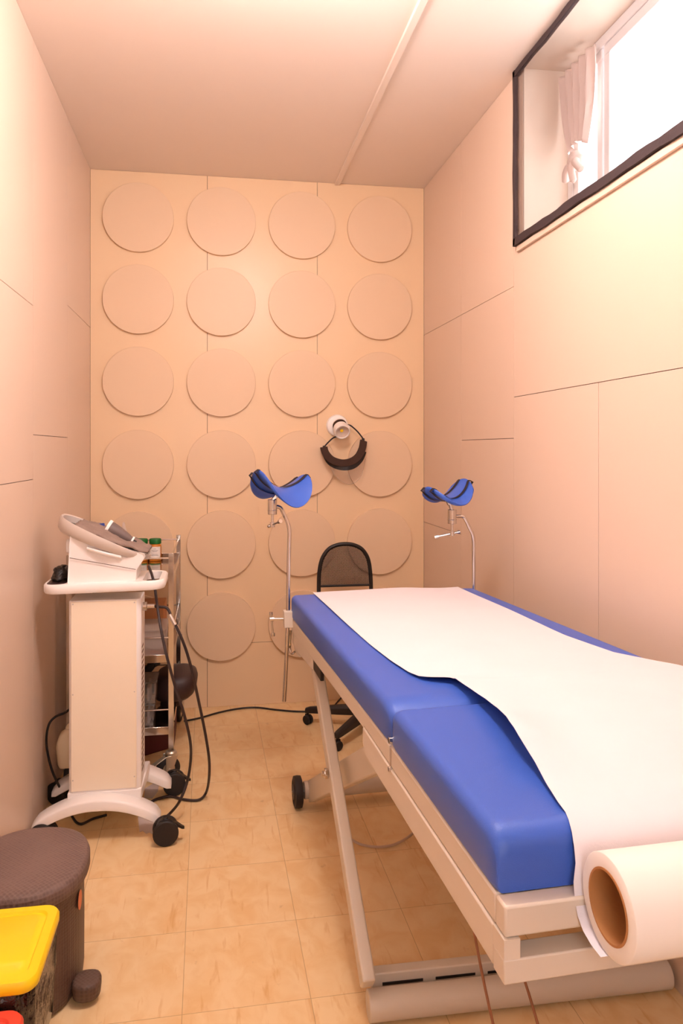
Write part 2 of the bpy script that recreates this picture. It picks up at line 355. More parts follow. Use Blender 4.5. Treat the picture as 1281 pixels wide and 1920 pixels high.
# window: reveal, frame, sashes, glass
WX = XR + .165
bm = new()
t = .012
box(bm, XR+.002, XR+.24, WY1-t, WY1-.0005, WZ0+t, H-t); box(bm, XR+.002, XR+.24, WY0, WY0+t, WZ0+t, H-t)
box(bm, XR+.002, XR+.24, WY0, WY1-.0005, WZ0+.0005, WZ0+t); box(bm, XR+.002, XR+.24, WY0, WY1-.0005, H-t, H-.0005)
wroot = struct('window_1', bm, 'plaster', smooth=0)
def wpart(name, bm, m, **k): return obj(name, bm, m, wroot, world=False, **k)
def wb(bm, x0, x1, y0, y1, z0, z1):
    l = wroot.location; box(bm, x0-l.x, x1-l.x, y0-l.y, y1-l.y, z0-l.z, z1-l.z)
ya, yb, za, zb = WY0+t, WY1-t, WZ0+t, H-t
bm = new()
wb(bm, WX, WX+.06, ya, yb, za, za+.035); wb(bm, WX, WX+.06, ya, yb, zb-.035, zb); wb(bm, WX, WX+.06, yb-.035, yb, za+.035, zb-.035); wb(bm, WX, WX+.06, ya, ya+.035, za+.035, zb-.035)
wpart('window_frame', bm, 'pvc', bevel=.003)
ymid = 2.30
for y0, y1 in ((ymid, yb-.035), (1.55, ymid-.012), (ya+.035, 1.53)):
    bm = new(); z0, z1 = za+.035, zb-.035; w = .034
    wb(bm, WX+.005, WX+.045, y0, y1, z0, z0+w); wb(bm, WX+.005, WX+.045, y0, y1, z1-w, z1); wb(bm, WX+.005, WX+.045, y0, y0+w, z0+w, z1-w); wb(bm, WX+.005, WX+.045, y1-w, y1, z0+w, z1-w)
    s = wpart('sash', bm, 'pvc', bevel=.003)
    bm = new(); wb(bm, WX+.022, WX+.027, y0+w, y1-w, z0+w, z1-w)
    g = obj('pane', bm, 'glass', s, world=False, smooth=0)

# insect screen fixed over the opening
SX = XR - .012
sy0, sy1, sz0, sz1 = .62, 2.585, 1.995, H-.002
scr = thing('insect_screen', (SX, (sy0+sy1)/2, sz0), 'dark bordered insect mesh screen stretched over the high window', 'insect screen')
bm = new(); P_ = []
n = 60
for i in range(n+1):
    y = sy0 + (sy1-sy0)*i/n; P_.append([(SX, y, sz0+.01), (SX, y, sz1-.004)])
grid(bm, P_); obj('mesh_cloth', bm, 'mesh', scr)
def strip(name, p0, p1, w):
    bm = new(); rows = []
    p0 = Vector(p0); p1 = Vector(p1); d = (p1-p0); L = d.length; d.normalize(); s = Vector((1,0,0)).cross(d)
    k = max(2, int(L/.05))
    ring = []
    for i in range(k+1):
        p = p0 + d*L*i/k; ww = w/2*(1 + .10*math.sin(i*1.7) + .06*math.sin(i*4.1)); o = s*.0018*math.sin(i*.9)
        ring.append([p+o+s*ww+V(-.007,0,0), p+o-s*ww+V(-.007,0,0), p+o-s*ww+V(.006,0,0), p+o+s*ww+V(.006,0,0)])
    loft(bm, ring); return obj(name, bm, 'border', scr)
strip('border', (SX, sy0, sz0+.013), (SX, sy1, sz0+.013), .026)
strip('border', (SX, sy0, sz1-.012), (SX, sy1, sz1-.012), .020)
strip('border', (SX, sy1-.008, sz0), (SX, sy1-.008, sz1), .017)
strip('border', (SX, sy0+.008, sz0), (SX, sy0+.008, sz1), .017)
bm = new(); box(bm, XR-.010, XR-.0005, sy0, sy1-.01, sz0-.022, sz0-.001)
obj('batten', bm, 'panel', scr, bevel=.002)
# knotted white curtain behind the mesh, in front of the far sash
bm = new(); rows = []
for i in range(25):
    a = i/24; row = []
    zt = zb-.03 - a*.30
    wid = .105*(1-.55*a**2)+.015
    for j in range(33):
        b = j/32; y = 2.405 + (b-.5)*2*wid
        row.append((WX-.03 + .012*math.sin(b*31+a*2)*(1-.3*a), y, zt + .03*math.sin(b*3.1)*a))
    rows.append(row)
grid(bm, rows); cur = obj('knotted_curtain', bm, 'gauze', solid=.001)
bm2 = None
tag(cur, 'white gauze curtain gathered and knotted behind the window mesh', 'curtain')
bm = new(); lathe(bm, [(0,-.03),(.02,-.025),(.032,0),(.022,.025),(0,.03)], (WX-.03, 2.405, 2.245), (0,.3,1), 20)
for q in (-1, 0, 1): tube(bm, cat([(WX-.03,2.405,2.25),(WX-.05,2.405+.035*q,2.22),(WX-.04,2.405+.06*q,2.17+.02*abs(q))],5), [.014]*5+[.012]*5+[.004], 10)
l = cur.location; bm.transform(Matrix.Translation(-l)); obj('knot', bm, 'gauze', cur, world=False)

# wall discs: 24 round boards, 4 columns x 6 rows
colx = (-.358, .040, .439, .838); rowz = (2.394, 1.998, 1.600, 1.198, .802, .397)
cn = ('leftmost', 'second from left', 'third from left', 'rightmost'); rn = ('top row', 'second row from top', 'third row from top', 'fourth row from top', 'fifth row from top', 'bottom row')
bm = new(); lathe(bm, [(0,0),(.1675,0),(.1675,.0165),(.1665,.018),(0,.018)], (0,0,0), (0,-1,0), 96)
d0 = obj('wall_disc', bm, 'disc', origin=(0,0,0), smooth=40)
first = True
for i, z in enumerate(rowz):
    for j, x in enumerate(colx):
        d = d0 if first else d0.copy()
        if not first: COL.objects.link(d)
        first = False
        d.location = (x, YB-.0002, z)
        tag(d, 'round beige board on the back wall, %s in the %s' % (cn[j], rn[i]), 'wall panel', 'round boards on the back wall')

# ceiling lamp (surface-mounted round fitting, just above the frame)
LP = (.22, 1.62)
cl = thing('ceiling_lamp', (LP[0], LP[1], H), 'round white glowing ceiling lamp above the couch', 'lamp')
bm = new(); lathe(bm, [(0,0),(.07,0),(.072,-.012),(.042,-.022),(.042,-.068),(0,-.068)], (LP[0],LP[1],H)); obj('base', bm, 'white', cl)
bm = new(); lathe(bm, [(.04,-.065)]+[(.115*math.sin(math.pi*k/14), -.165+.115*math.cos(math.pi*k/14)) for k in range(2, 14)]+[(0,-.28)], (LP[0],LP[1],H)); obj('diffuser', bm, 'lamp', cl)

# ============================================================ EXAM COUCH (local: x across, y along from front, z up)
CA, CYAW = (.330, .876), R(2.4)
couch = thing('examination_couch', (CA[0], CA[1], 0), 'blue vinyl examination couch on cream crossed metal legs beside the right wall', 'examination couch', rz=CYAW)
def cw(v, u, z): c, s = math.cos(CYAW), math.sin(CYAW); return Vector((CA[0]+c*v-s*u, CA[1]+s*v+c*u, z))
def cp(name, bm, m, parent=None, **k): return obj(name, bm, m, parent or couch, world=False, **k)
CWID = .655
def ztop(u): return .812 if u <= .45 else .812 + (.780-.812)*((u-.45)/1.25)
def zbot(u): return .741 if u <= .45 else .741 + (.702-.741)*((u-.45)/1.25)
def cushion(u0, u1, e0, e1):
    """rounded slab; e0, e1: rounding radius at the two ends"""
    bm = new(); rings = []; n = 26
    us = [u0 + (u1-u0)*i/40 for i in range(41)]
    us = sorted(set([u0 + e0*t for t in (0,.03,.1,.2,.35,.55,.8,1)] + [u1 - e1*t for t in (0,.03,.1,.2,.35,.55,.8,1)] + [u for u in us if u0+e0 < u < u1-e1]))
    for u in us:
        k = 1.0
        if u < u0+e0: t = 1-(u-u0)/e0; k = min(k, math.sqrt(max(0, 1-t*t)))
        if u > u1-e1: t = 1-(u1-u)/e1; k = min(k, math.sqrt(max(0, 1-t*t)))
        zb_ = zbot(u); hgt = ztop(u)-zb_; zt = zb_ + hgt*(.60+.40*k); inset = .006*(1-k)
        r = .017; ring = []
        v0, v1 = inset, CWID-inset
        ring += [(v0+.004, u, zb_), (v0, u, zb_+.008)]
        for a in range(7):
            an = math.pi/2*a/6; ring.append((v0 + r - r*math.cos(an), u, zt - r + r*math.sin(an)))
        for a in range(1, 12):
            ring.append((v0+r + (v1-v0-2*r)*a/12, u, zt + .002*math.sin(math.pi*a/12)))
        for a in range(7):
            an = math.pi/2*a/6; ring.append((v1 - r + r*math.sin(an), u, zt - r + r*math.cos(an)))
        ring += [(v1, u, zb_+.008), (v1-.004, u, zb_)]
        rings.append(ring)
    loft(bm, rings); return bm
cp('headrest_cushion', cushion(-.012, .447, .030, .022), 'blue', smooth=50)
cp('main_cushion', cushion(.453, 1.70, .060, .022), 'blue', smooth=50)

# upper and lower side rails
for s, nm in ((0, 'l'), (1, 'r')):
    a, b = (.002, .032) if s == 0 else (CWID-.032, CWID-.002)
    bm = new(); prism(bm, [(-.0078,.703),(-.0078,.7395),(.45,.7395),(1.695,.7005),(1.695,.655),(1.30,.672),(.66,.697),(.66,.703)], 'x', a, b); cp('upper_rail', bm, 'cream', bevel=.003)
    bm = new(); prism(bm, [(-.0058,.652),(-.0058,.7015),(.662,.7015),(.662,.668),(.64,.650)], 'x', a-.002 if s == 0 else a, b if s == 0 else b+.002); cp('lower_rail', bm, 'cream', bevel=.003)
    a2, b2 = (.004,.010) if s == 0 else (CWID-.010, CWID-.004)
    bm = new(); prism(bm, [(1.69,.70),(1.69,.618),(1.64,.612),(1.30,.638),(1.30,.672)], 'x', a2, b2); cp('end_plate', bm, 'cream', bevel=.0015)
    bm = new(); box(bm, a+.006, b-.014, 1.185, 1.298, .638, .676); cp('slide_block', bm, 'black', bevel=.002)
bm = new(); box(bm, .002, CWID-.002, -.036, -.008, .703, .7395); cp('front_upper_rail', bm, 'cream', bevel=.003)
bm = new(); box(bm, .0, CWID, -.038, -.006, .650, .679); cp('front_lower_rail', bm, 'cream', bevel=.002)
for v0 in (0, CWID-.020):
    bm = new(); box(bm, v0, v0+.020, -.038, -.006, .679, .7022); cp('corner_block', bm, 'cream')
bm = new(); box(bm, .032, CWID-.032, 1.660, 1.694, .655, .700); cp('end_rail', bm, 'cream', bevel=.003)
bm = new(); prism(bm, [(0,.7385),(.45,.7385),(1.68,.700),(1.68,.692),(.45,.731),(0,.731)], 'x', .02, CWID-.02); cp('base_board', bm, 'cream')
bm = new(); cyl(bm, (-.003,.45,.752), (.004,.45,.752), .006, n=14); cyl(bm, (-.003,.452,.700), (.003,.452,.700), .005, n=14); box(bm, -.001,.002,.4485,.4515,.700,.742); cp('hinge_pin', bm, 'chrome', bevel=.0005)
# curled tray lip below the far end
bm = new()
pf = [(1.72,.612),(1.70,.600),(1.66,.594),(1.60,.598),(1.55,.610),(1.50,.628),(1.46,.650)]
pf = [(p.x, p.y) for p in cat([(a, b, 0) for a, b in pf], 4)]
grid(bm, [[(.012, u, z), (CWID-.012, u, z)] for u, z in pf]); cp('drain_tray', bm, 'cream', solid=.004)
bm = new(); tube(bm, cat([(.0,1.70,.66),(.0,1.715,.62),(.0,1.72,.59),(.004,1.70,.578),(.01,1.68,.59)], 5), .004, 8); cp('tray_hook', bm, 'chrome')

# crossed legs
def leg(v, p0, p1, w, h):
    bm = new(); bar(bm, (v, p0[0], p0[1]), (v, p1[0], p1[1]), w, h); return bm
for v in (.040, .725-.03):
    vt = v if v < .3 else .60
    bm = new(); bar(bm, (v, .775, .088), (.040 if v < .3 else .60, 1.455, .640), .030, .044); cp('outer_leg', bm, 'cream', bevel=.004)
for v in (.092, .57):
    bm = new(); bar(bm, (v, 1.815, .055), (v, .700, .640), .028, .072); cp('inner_leg', bm, 'cream', bevel=.004)
    vo = .024 if v < .3 else .712; sg = -1 if v < .3 else 1
    bm = new(); cyl(bm, (vo, 1.157, .398), (vo+sg*.010, 1.157, .398), .014, n=6); cyl(bm, (vo, 1.157, .398), (vo+sg*.018, 1.157, .398), .007, n=16); cp('pivot_bolt', bm, 'chrome', bevel=.001)
bm = new(); cyl(bm, (.042, .786, .033), (.760, .742, .033), .032, n=36); cp('foot_tube', bm, 'cream', bevel=.003)
bm = new(); bar(bm, (.060, .838, .058), (.715, .800, .058), .030, .034); cp('foot_bar', bm, 'cream', bevel=.003)
bm = new()
for k in range(5): a = .085 + k*.125; bar(bm, (a, .822-.0025*k*2.5, .0515), (a+.095, .822-.0025*(k*2.5+1.9), .0515), .006, .006)
cp('cable_slot', bm, 'black')
bm = new(); cyl(bm, (.064, 1.822, .058), (.600, 1.822, .058), .030, n=32); cp('axle_tube', bm, 'cream', bevel=.003)
for v, s in ((.042, 1), (.640, -1)):
    bm = new(); lathe(bm, [(0,-.016),(.026,-.016),(.028,-.008),(.044,-.015),(.053,-.012),(.0545,0),(.053,.012),(.044,.015),(.028,.008),(.026,.016),(0,.016)], (v, 1.822, .0545), (1,0,0), 40)
    w_ = cp('wheel', bm, 'rubber')
    bm = new(); cyl(bm, (v-.022*s, 1.822, .0545), (v+.04*s, 1.822, .0545), .008, n=16); obj('axle_bolt', bm, 'chrome', w_, world=False, bevel=.001)
# thin cords hanging below the front
bm = new(); tube(bm, cat([(.19,.60,.66),(.18,.58,.50),(.20,.50,.25),(.24,.44,.06),(.30,.45,.006),(.38,.52,.005)], 8), .0028, 8); cp('cord', bm, 'cord')
bm = new(); tube(bm, cat([(.20,.60,.66),(.22,.60,.45),(.29,.54,.25),(.33,.48,.08),(.36,.44,.006),(.46,.44,.005)], 8), .0028, 8); cp('cord', bm, 'cord')
bm = new(); tube(bm, cat([(.13,1.55,.045),(.20,1.50,.012),(.30,1.49,.006),(.40,1.55,.02),(.46,1.66,.04)], 8), .004, 8); cp('mains_lead', bm, 'milky')

# paper sheet and roll (its own thing, lying on the couch)
paper = thing('exam_paper_roll', tuple(cw(.33, -.09, 0)), 'white paper roll at the couch foot with its sheet drawn over the blue cushion', 'paper roll', rz=CYAW)
off = Vector((.33, -.09, 0))
def pp(name, bm, m, **k):
    bm.transform(Matrix.Translation(-off)); return obj(name, bm, m, paper, world=False, **k)
def interp(t, T):
    for (a, x), (b, y) in zip(T, T[1:]):
        if t <= b:
            s = (t-a)/(b-a) if b > a else 0; s = max(0, min(1, s)); s = s*s*(3-2*s) if False else s; return x + (y-x)*s
    return T[-1][1]
# (u, left edge v, lift of the left edge, right edge v)
LV = [(-.1,.092),(-.02,.098),(.02,.104),(.07,.112),(.13,.120),(.19,.122),(.23,.126),(.30,.140),(.38,.150),(.46,.154),(.54,.154),(.562,.150),(.580,.118),(.60,.104),(.64,.094),(.75,.084),(.90,.079),(1.22,.075),(1.71,.075)]
LF = [(-.1,.0),(.03,.0),(.08,.004),(.14,.018),(.20,.036),(.24,.040),(.32,.030),(.40,.021),(.48,.015),(.55,.010),(.60,.003),(.66,.001),(1.71,0)]
RV = [(-.1,.625),(.3,.665),(.40,.672),(.56,.660),(.60,.640),(.70,.597),(.90,.580),(1.26,.590),(1.71,.596)]
path = [(-.09,.7005,0),(-.108,.703,0)]
path = [(-.09,.7045),(-.070,.7055),(-.052,.7105),(-.040,.720),(-.033,.737),(-.030,.755),(-.026,.775),(-.020,.791),(-.010,.804),(.004,.812),(.018,.8145)]
path += [(u/200.0, None) for u in range(7, 341, 2)]
rows = []
for u, z in path:
    zz = z if z is not None else ztop(u) + .0035
    if z is None and u > .40 and u < .54: zz = .8155 - .001*math.sin((u-.40)/.14*math.pi)
    lv = interp(u, LV); rv = interp(u, RV); lf = interp(u, LF) if z is None else 0
    if z is not None:
        lv = .096 + .012*max(0, (u+.03)/.05) if u > -.03 else .092; rv = .625
    row = []
    for j in range(49):
        b = j/48; v = lv + (rv-lv)*b
        e = math.exp(-((v-lv)/.075)**2)
        wave = .0012*math.sin(v*23+u*3) + .0008*math.sin(v*11-u*9)
        sag = .0
        if z is None:
            sag = .0022*math.cos((v-.30)*13) * (1 if u > .6 else .5)
        zo = zz + lf*e + (wave + .003 + sag if z is None else 0)
        # soft dome between headrest and main cushion where the paper bridges
        if z is None and u < .7: zo += .010*math.exp(-((u-.30)/.22)**2)*(1-e)*min(1, (b)*3)
        if v > CWID - .03 and z is None: zo = max(zo, ztop(u)+.003)
        row.append((v, u, zo))
    rows.append(row)
bm = new(); grid(bm, rows); pp('paper_sheet', bm, 'paper', smooth=60)
RR, RC = .0550, (-.0915, .7610)
bm = new(); lathe(bm, [(.0395,0),(.0540,0),(RR,.001),(RR,.50),(.0540,.501),(.0395,.501)], (.100, RC[0], RC[1]), (1,0,0), 72); pp('roll', bm, 'roll', smooth=50)
bm = new(); lathe(bm, [(.0370,-.001),(.0395,-.001),(.0395,.50),(.0370,.50),(.0370,-.001)], (.100, RC[0], RC[1]), (1,0,0), 48); pp('core', bm, 'card', smooth=50)
# roll holder belongs to the couch
bm = new(); cyl(bm, (.560, RC[0], RC[1]-.028), (.640, RC[0], RC[1]-.028), .007, n=18); cp('roll_stub', bm, 'chrome')
bm = new()
for v in (.622,): prism(bm, [(-.036,.690),(-.036,.730),(-.085,.752),(-.104,.745),(-.104,.732),(-.06,.700)], 'x', v-.002, v+.002)
cp('roll_bracket', bm, 'cream', bevel=.001)

# ============================================================ LEG HOLDERS
def saddle_point(fr, s_, q):
    """saddle shaped leg shell: wings rise across (ay), ends droop along (ax)"""
    c, ax, ay, az, L, Wd, kU, kD = fr
    x = L/2*s_*math.sqrt(max(0, 1-.50*q*q)); y = Wd/2*q*math.sqrt(max(0, 1-.38*s_*s_))
    return c + ax*x + ay*y*(1-.12*q*q) + az*(kU*abs(q)**1.8*(1-.25*s_*s_) - kD*abs(s_)**2.0*(1-.30*q*q))
def saddle_normal(fr, s_, q):
    e = .02; a = saddle_point(fr, s_+e, q) - saddle_point(fr, s_-e, q); b = saddle_point(fr, s_, min(1,q+e)) - saddle_point(fr, s_, max(-1,q-e))
    n = a.cross(b).normalized(); return n if n.dot(fr[3]) > 0 else -n
def shell_mesh(bm, fr, th=.012):
    nu, nv = 28, 28
    T = []; B = []
    for i in range(nu+1):
        t_, b_ = [], []
        for j in range(nv+1):
            s_, q = -1+2*i/nu, -1+2*j/nv; s_ *= .995; q *= .995
            n = saddle_normal(fr, s_, q); p = saddle_point(fr, s_, q); edge = min(1, 6*(1-max(abs(s_), abs(q)))+.25)
            t_.append(bm.verts.new(p)); b_.append(bm.verts.new(p - n*th*edge))
        T.append(t_); B.append(b_)
    for i in range(nu):
        for j in range(nv):
            bm.faces.new((T[i][j], T[i+1][j], T[i+1][j+1], T[i][j+1])); bm.faces.new((B[i][j], B[i][j+1], B[i+1][j+1], B[i+1][j]))
    for i in range(nu):
        bm.faces.new((T[i][0], B[i][0], B[i+1][0], T[i+1][0])); bm.faces.new((T[i][nv], T[i+1][nv], B[i+1][nv], B[i][nv]))
    for j in range(nv):
        bm.faces.new((T[0][j], T[0][j+1], B[0][j+1], B[0][j])); bm.faces.new((T[nu][j], B[nu][j], B[nu][j+1], T[nu][j+1]))
def strap_mesh(bm, fr, s_, w=.013, th=.012):
    rng = []; nv = 34; ax = fr[1]
    for sg, off in ((1, .003), (-1, th+.003)):
        for j in range(nv+1):
            q = (-1 + 2*j/nv)*sg*.995; n = saddle_normal(fr, s_, q); p = saddle_point(fr, s_, q)
            out = fr[2]*(.004*math.copysign(1, q)) if abs(q) > .97 else Vector((0,0,0))
            p = p + out + (n*.003 if sg == 1 else -n*off)
            rng.append([p - ax*w/2, p + ax*w/2])
    rng.append(rng[0]); grid(bm, rng)

def build_holder(label, pole, cl_c, side, joint, shell, tbar, screw):
    base = pole[0]
    t = thing('leg_holder', (base[0], base[1], base[2]), label, 'leg holder')
    bm = new(); tube(bm, pole, .0065, 16); obj('pole', bm, 'chrome', t)
    bm = new(); box(bm, cl_c[0]-.014, cl_c[0]+.016, cl_c[1]-.020, cl_c[1]+.020, cl_c[2]-.027, cl_c[2]+.027); cmp_ = obj('clamp', bm, 'cream', t, bevel=.002)
    bm = new(); sx = cl_c[0] + side*.014
    cyl(bm, (sx, cl_c[1], cl_c[2]), (sx+side*.042, cl_c[1], cl_c[2]+.001), .0038, n=12); lathe(bm, [(0,-.007),(.008,-.007),(.008,.007),(0,.007)], (sx+side*.040, cl_c[1], cl_c[2]+.001), (1,0,0), 16)
    q = Vector((sx+side*.040, cl_c[1]-.002, cl_c[2])); a = q + Vector((-.003,0,.020)); b = q + Vector((.004,0,-.052))
    cyl(bm, a, b, .0032, n=10); cyl(bm, a-Vector((0,0,.006)), a+Vector((0,0,.005)), .0058, n=14); cyl(bm, b-Vector((0,0,.004)), b+Vector((0,0,.007)), .0062, n=14)
    obj('tightening_screw', bm, 'chrome', cmp_)
    j = Vector(joint)
    bm = new(); cyl(bm, j-Vector((0,0,.026)), j+Vector((0,0,.024)), .0155, n=28); lathe(bm, [(0,0),(.0165,0),(.0165,.004),(0,.004)], j-Vector((0,0,.014)), (0,0,1), 28); jo = obj('joint', bm, 'steel', t, bevel=.0015)
    bm = new(); cyl(bm, j-Vector((0,0,.026)), j-Vector((0,0,.056)), .0045, n=14)
    k = j-Vector((0,0,.060)); lathe(bm, [(0,-.010),(.0085,-.008),(.0085,.008),(0,.010)], k, (0,0,1), 16)
    dv = Vector(tbar).normalized(); cyl(bm, k-dv*.055, k+dv*.022, .0038, n=12); cyl(bm, k-dv*.062, k-dv*.048, .0068, n=14); cyl(bm, k+dv*.018, k+dv*.028, .0062, n=14)
    obj('tightening_screw', bm, 'chrome', jo)
    c, ax, ay, L, Wd, kU, kD, ss = shell
    ax = Vector(ax).normalized(); ay = Vector(ay); ay = (ay - ax*ay.dot(ax)).normalized(); az = ax.cross(ay).normalized()
    fr = (Vector(c), ax, ay, az, L, Wd, kU, kD)
    bm = new(); shell_mesh(bm, fr); sh = obj('leg_shell', bm, 'blue', t, smooth=60)
    for s_ in ss:
        bm = new(); strap_mesh(bm, fr, s_); obj('strap', bm, 'strap', sh, smooth=60)
    foot = fr[0] - fr[3]*.012
    bm = new(); cyl(bm, foot, foot + (j+Vector((0,0,.024))-foot)*.45, .0125, .0105, n=20); cyl(bm, foot, j+Vector((0,0,.020)), .0072, n=16); obj('stem', bm, 'cream' if False else 'steel', t)
    return t
# left holder: clamped to the couch's far-left corner
fl = cw(-.024, 1.685, 0); fr_ = cw(CWID+.022, 1.66, 0)
P1 = lambda x, y, Y=fl.y: PY(x, y, Y)
pole = cat([P1(533,1315), P1(536.5,1250), P1(540,1160), P1(541.5,1060), P1(543,1000)], 4) + cat([P1(543,996), P1(541.5,986), P1(538,976)], 4)[1:] + cat([P1(531,961), P1(527,953), P1(520,950), P1(511,950)], 5)
J = P1(511, 950)
build_holder('blue padded leg holder on the left far corner pole, its shell turned edge-on', pole, tuple(P1(540,1160)+Vector((0,0,0))), -1, (J.x, J.y, J.z),
             (P1(527,914), (.50,-.86,-.10), (.86,.50,-.10), .200, .225, .052, .052, (-.55,.02)), (-.35,.85,-.25), 0)
P2 = lambda x, y, Y=fr_.y: PY(x, y, Y)
pole = cat([P2(890,1240), P2(890,1160), P2(889,1090), P2(888.5,1015)], 4) + cat([P2(888,1010), P2(886,1001), P2(882,993)], 4)[1:] + cat([P2(873,974), P2(869,969), P2(862,968), P2(848,968)], 5)
J = P2(848, 968)
build_holder('blue padded leg holder by the right wall with two dark straps', pole, tuple(cw(CWID+.022, 1.66, .672)), 1, (J.x, J.y, J.z),
             (P2(841,931), (.34,-.94,-.02), (.93,.34,.16), .170, .180, .050, .022, (-.45,.42)), (.95,-.2,.22), 0)

# ============================================================ WALL SPOT LAMP and FACE SHIELD
LC = PY(632, 798, YB)
sp = thing('wall_spotlight', (LC.x, LC.y, LC.z), 'small white wall spotlight with round base and ribbed head', 'lamp')
bm = new(); lathe(bm, [(0,.0),(.055,.0),(.0555,.008),(.050,.016),(.03,.021),(0,.022)], (LC.x, YB-.0005, LC.z), (0,-1,0), 48); obj('base', bm, 'white', sp)
hd = Vector((.05,-.86,-.50)).normalized(); h0 = Vector((LC.x+.004, YB-.045, LC.z+.005))
bm = new(); tube(bm, cat([(LC.x+.030,YB-.018,LC.z),(LC.x+.046,YB-.045,LC.z-.004),(LC.x+.040,YB-.066,LC.z-.012)],5), .008, 12); cyl(bm, (LC.x+.052,YB-.066,LC.z-.012),(LC.x+.030,YB-.066,LC.z-.012), .011, n=20); obj('arm', bm, 'white', sp)
bm = new(); lathe(bm, [(0,-.012),(.026,-.010),(.034,0),(.035,.012)], h0, hd, 40); hdm = obj('head', bm, 'white', sp)
bm = new()
for k in range(7): lathe(bm, [(.028,.012+k*.0035),(.0355,.0125+k*.0035),(.0355,.014+k*.0035),(.028,.0145+k*.0035)], h0, hd, 40)
obj('cooling_rib', bm, 'foam', hdm)
bm = new(); lathe(bm, [(.030,.036),(.0365,.037),(.039,.060),(.0385,.082),(.0345,.083),(.033,.070),(.020,.058),(0,.056)], h0, hd, 40); obj('bezel', bm, 'white', hdm)
bm = new(); lathe(bm, [(.033,.0765),(.018,.066),(0,.063)], h0, hd, 32); obj('reflector', bm, 'milky', hdm)
bm = new(); lathe(bm, [(0,.0672),(.008,.0672),(.008,.066),(0,.066)], h0, hd, 16); obj('led', bm, 'yellow', hdm)
# face shield
Y0 = YB - .075
fs = thing('face_shield', tuple(PY(648, 907, YB-.04)), 'clear face shield with brown foam band hanging on the wall spotlight', 'face shield')
Q = lambda x, y, d=.075: PY(x, y, YB-d)
def band(bm, cl, w, th):
    ring = []
    for i, p in enumerate(cl):
        d = (cl[min(i+1,len(cl)-1)] - cl[max(i-1,0)]).normalized(); s = d.cross(Vector((0,1,0))).normalized(); f = Vector((0,1,0))
        ring.append([p+s*w/2+f*th/2, p-s*w/2+f*th/2, p-s*w/2-f*th/2, p+s*w/2-f*th/2])
    loft(bm, ring)
bm = new(); band(bm, cat([Q(607,838,.05), Q(611,850,.075), Q(622,862,.10), Q(640,868,.12), Q(657,866,.12), Q(671,857,.11), Q(679,842,.085), Q(682,826,.05)], 6), .036, .016); obj('foam_band', bm, 'foam', fs, bevel=.002)
bm = new(); band(bm, cat([Q(611,852,.055), Q(619,866,.08), Q(633,874,.11), Q(649,876,.125), Q(664,872,.12), Q(676,860,.10), Q(682,845,.06)], 6), .032, .003); obj('crown_strip', bm, 'black', fs)
bm = new(); 
tube(bm, cat([Q(608,838,.05), Q(616,829,.05), Q(625,821,.045), Q(634,818,.035)], 6), .0035, 8); tube(bm, cat([Q(682,824,.05), Q(673,812,.05), Q(664,803,.05), Q(655,797,.045), Q(645,800,.035), Q(634,818,.035)], 6), .0035, 8); obj('strap', bm, 'strap', fs)
for a in (Q(608,839,.05), Q(681,825,.05)):
    bm = new(); obox(bm, a, (1,0,0), (0,1,0), (0,0,1), .007, .006, .009); obj('buckle', bm, 'black', fs, bevel=.002)
bm = new(); L_ = cat([Q(610,852,.055), Q(622,872,.075), Q(636,880,.10), Q(650,882,.11), Q(664,877,.10), Q(677,864,.08), Q(683,846,.055)], 5)
out = cat([Q(612,858,.055), Q(624,885,.07), Q(637,900,.075), Q(652,908,.078), Q(667,904,.075), Q(679,888,.068), Q(685,860,.055)], 5)
grid(bm, [[a + (b-a)*t for t in (0,.5,1)] for a, b in zip(L_, out)])
def film_mat():
    m = bpy.data.materials.new('clear_film'); m.use_nodes = True; p = m.node_tree.nodes['Principled BSDF']; p.inputs['Base Color'].default_value = (.85,.8,.76,1)
    p.inputs['Roughness'].default_value = .08; p.inputs['Alpha'].default_value = .13; return m
M['film'] = film_mat()
vis = obj('visor', bm, 'film', fs)
bm = new(); tube(bm, out, .0011, 6); obj('visor_edge', bm, 'clear', vis)

# ============================================================ OFFICE CHAIR behind the couch
CC = (.700, 3.400)
ch = thing('swivel_chair', (CC[0], CC[1], 0), 'black swivel chair with arched perforated mesh back behind the couch', 'chair')
yb_ = 3.55
arch = [PY(598,1150,yb_), PY(598,1100,yb_), PY(599,1072,yb_), PY(604,1048,yb_), PY(616,1030,yb_), PY(632,1022,yb_), PY(648,1020,yb_), PY(664,1022,yb_), PY(679,1030,yb_), PY(690,1047,yb_), PY(694.5,1072,yb_), PY(696,1100,yb_), PY(697,1150,yb_)]
arch = cat(arch, 5)
dn = arch[0] + Vector((0,0,-.02))
bm = new(); tube(bm, [Vector((arch[0].x, yb_-.02, .475)), Vector((arch[0].x, yb_, .50))] + arch + [Vector((arch[-1].x, yb_, .50)), Vector((arch[-1].x, yb_-.02, .475))], .0095, 14); bf = obj('back_frame', bm, 'black', ch)
inner = [p for p in arch if p.z > .632]
bm = new(); lo = .628
cols_ = []
xs_ = sorted(set(round(p.x, 4) for p in inner))
n_ = 24; x0_, x1_ = arch[0].x+.004, arch[-1].x-.004
def ztop_arch(x):
    best = .63
    for a, b in zip(arch, arch[1:]):
        if min(a.x, b.x) <= x <= max(a.x, b.x) and abs(a.x-b.x) > 1e-6: best = max(best, a.z + (b.z-a.z)*(x-a.x)/(b.x-a.x))
    return best
rws = []
for i in range(n_+1):
    x = x0_ + (x1_-x0_)*i/n_; zt_ = max(ztop_arch(x)-.003, lo+.002); rws.append([(x, yb_, lo), (x, yb_, (lo+zt_)/2), (x, yb_, zt_)])
grid(bm, rws); obj('back_mesh', bm, 'perf', ch, smooth=0)
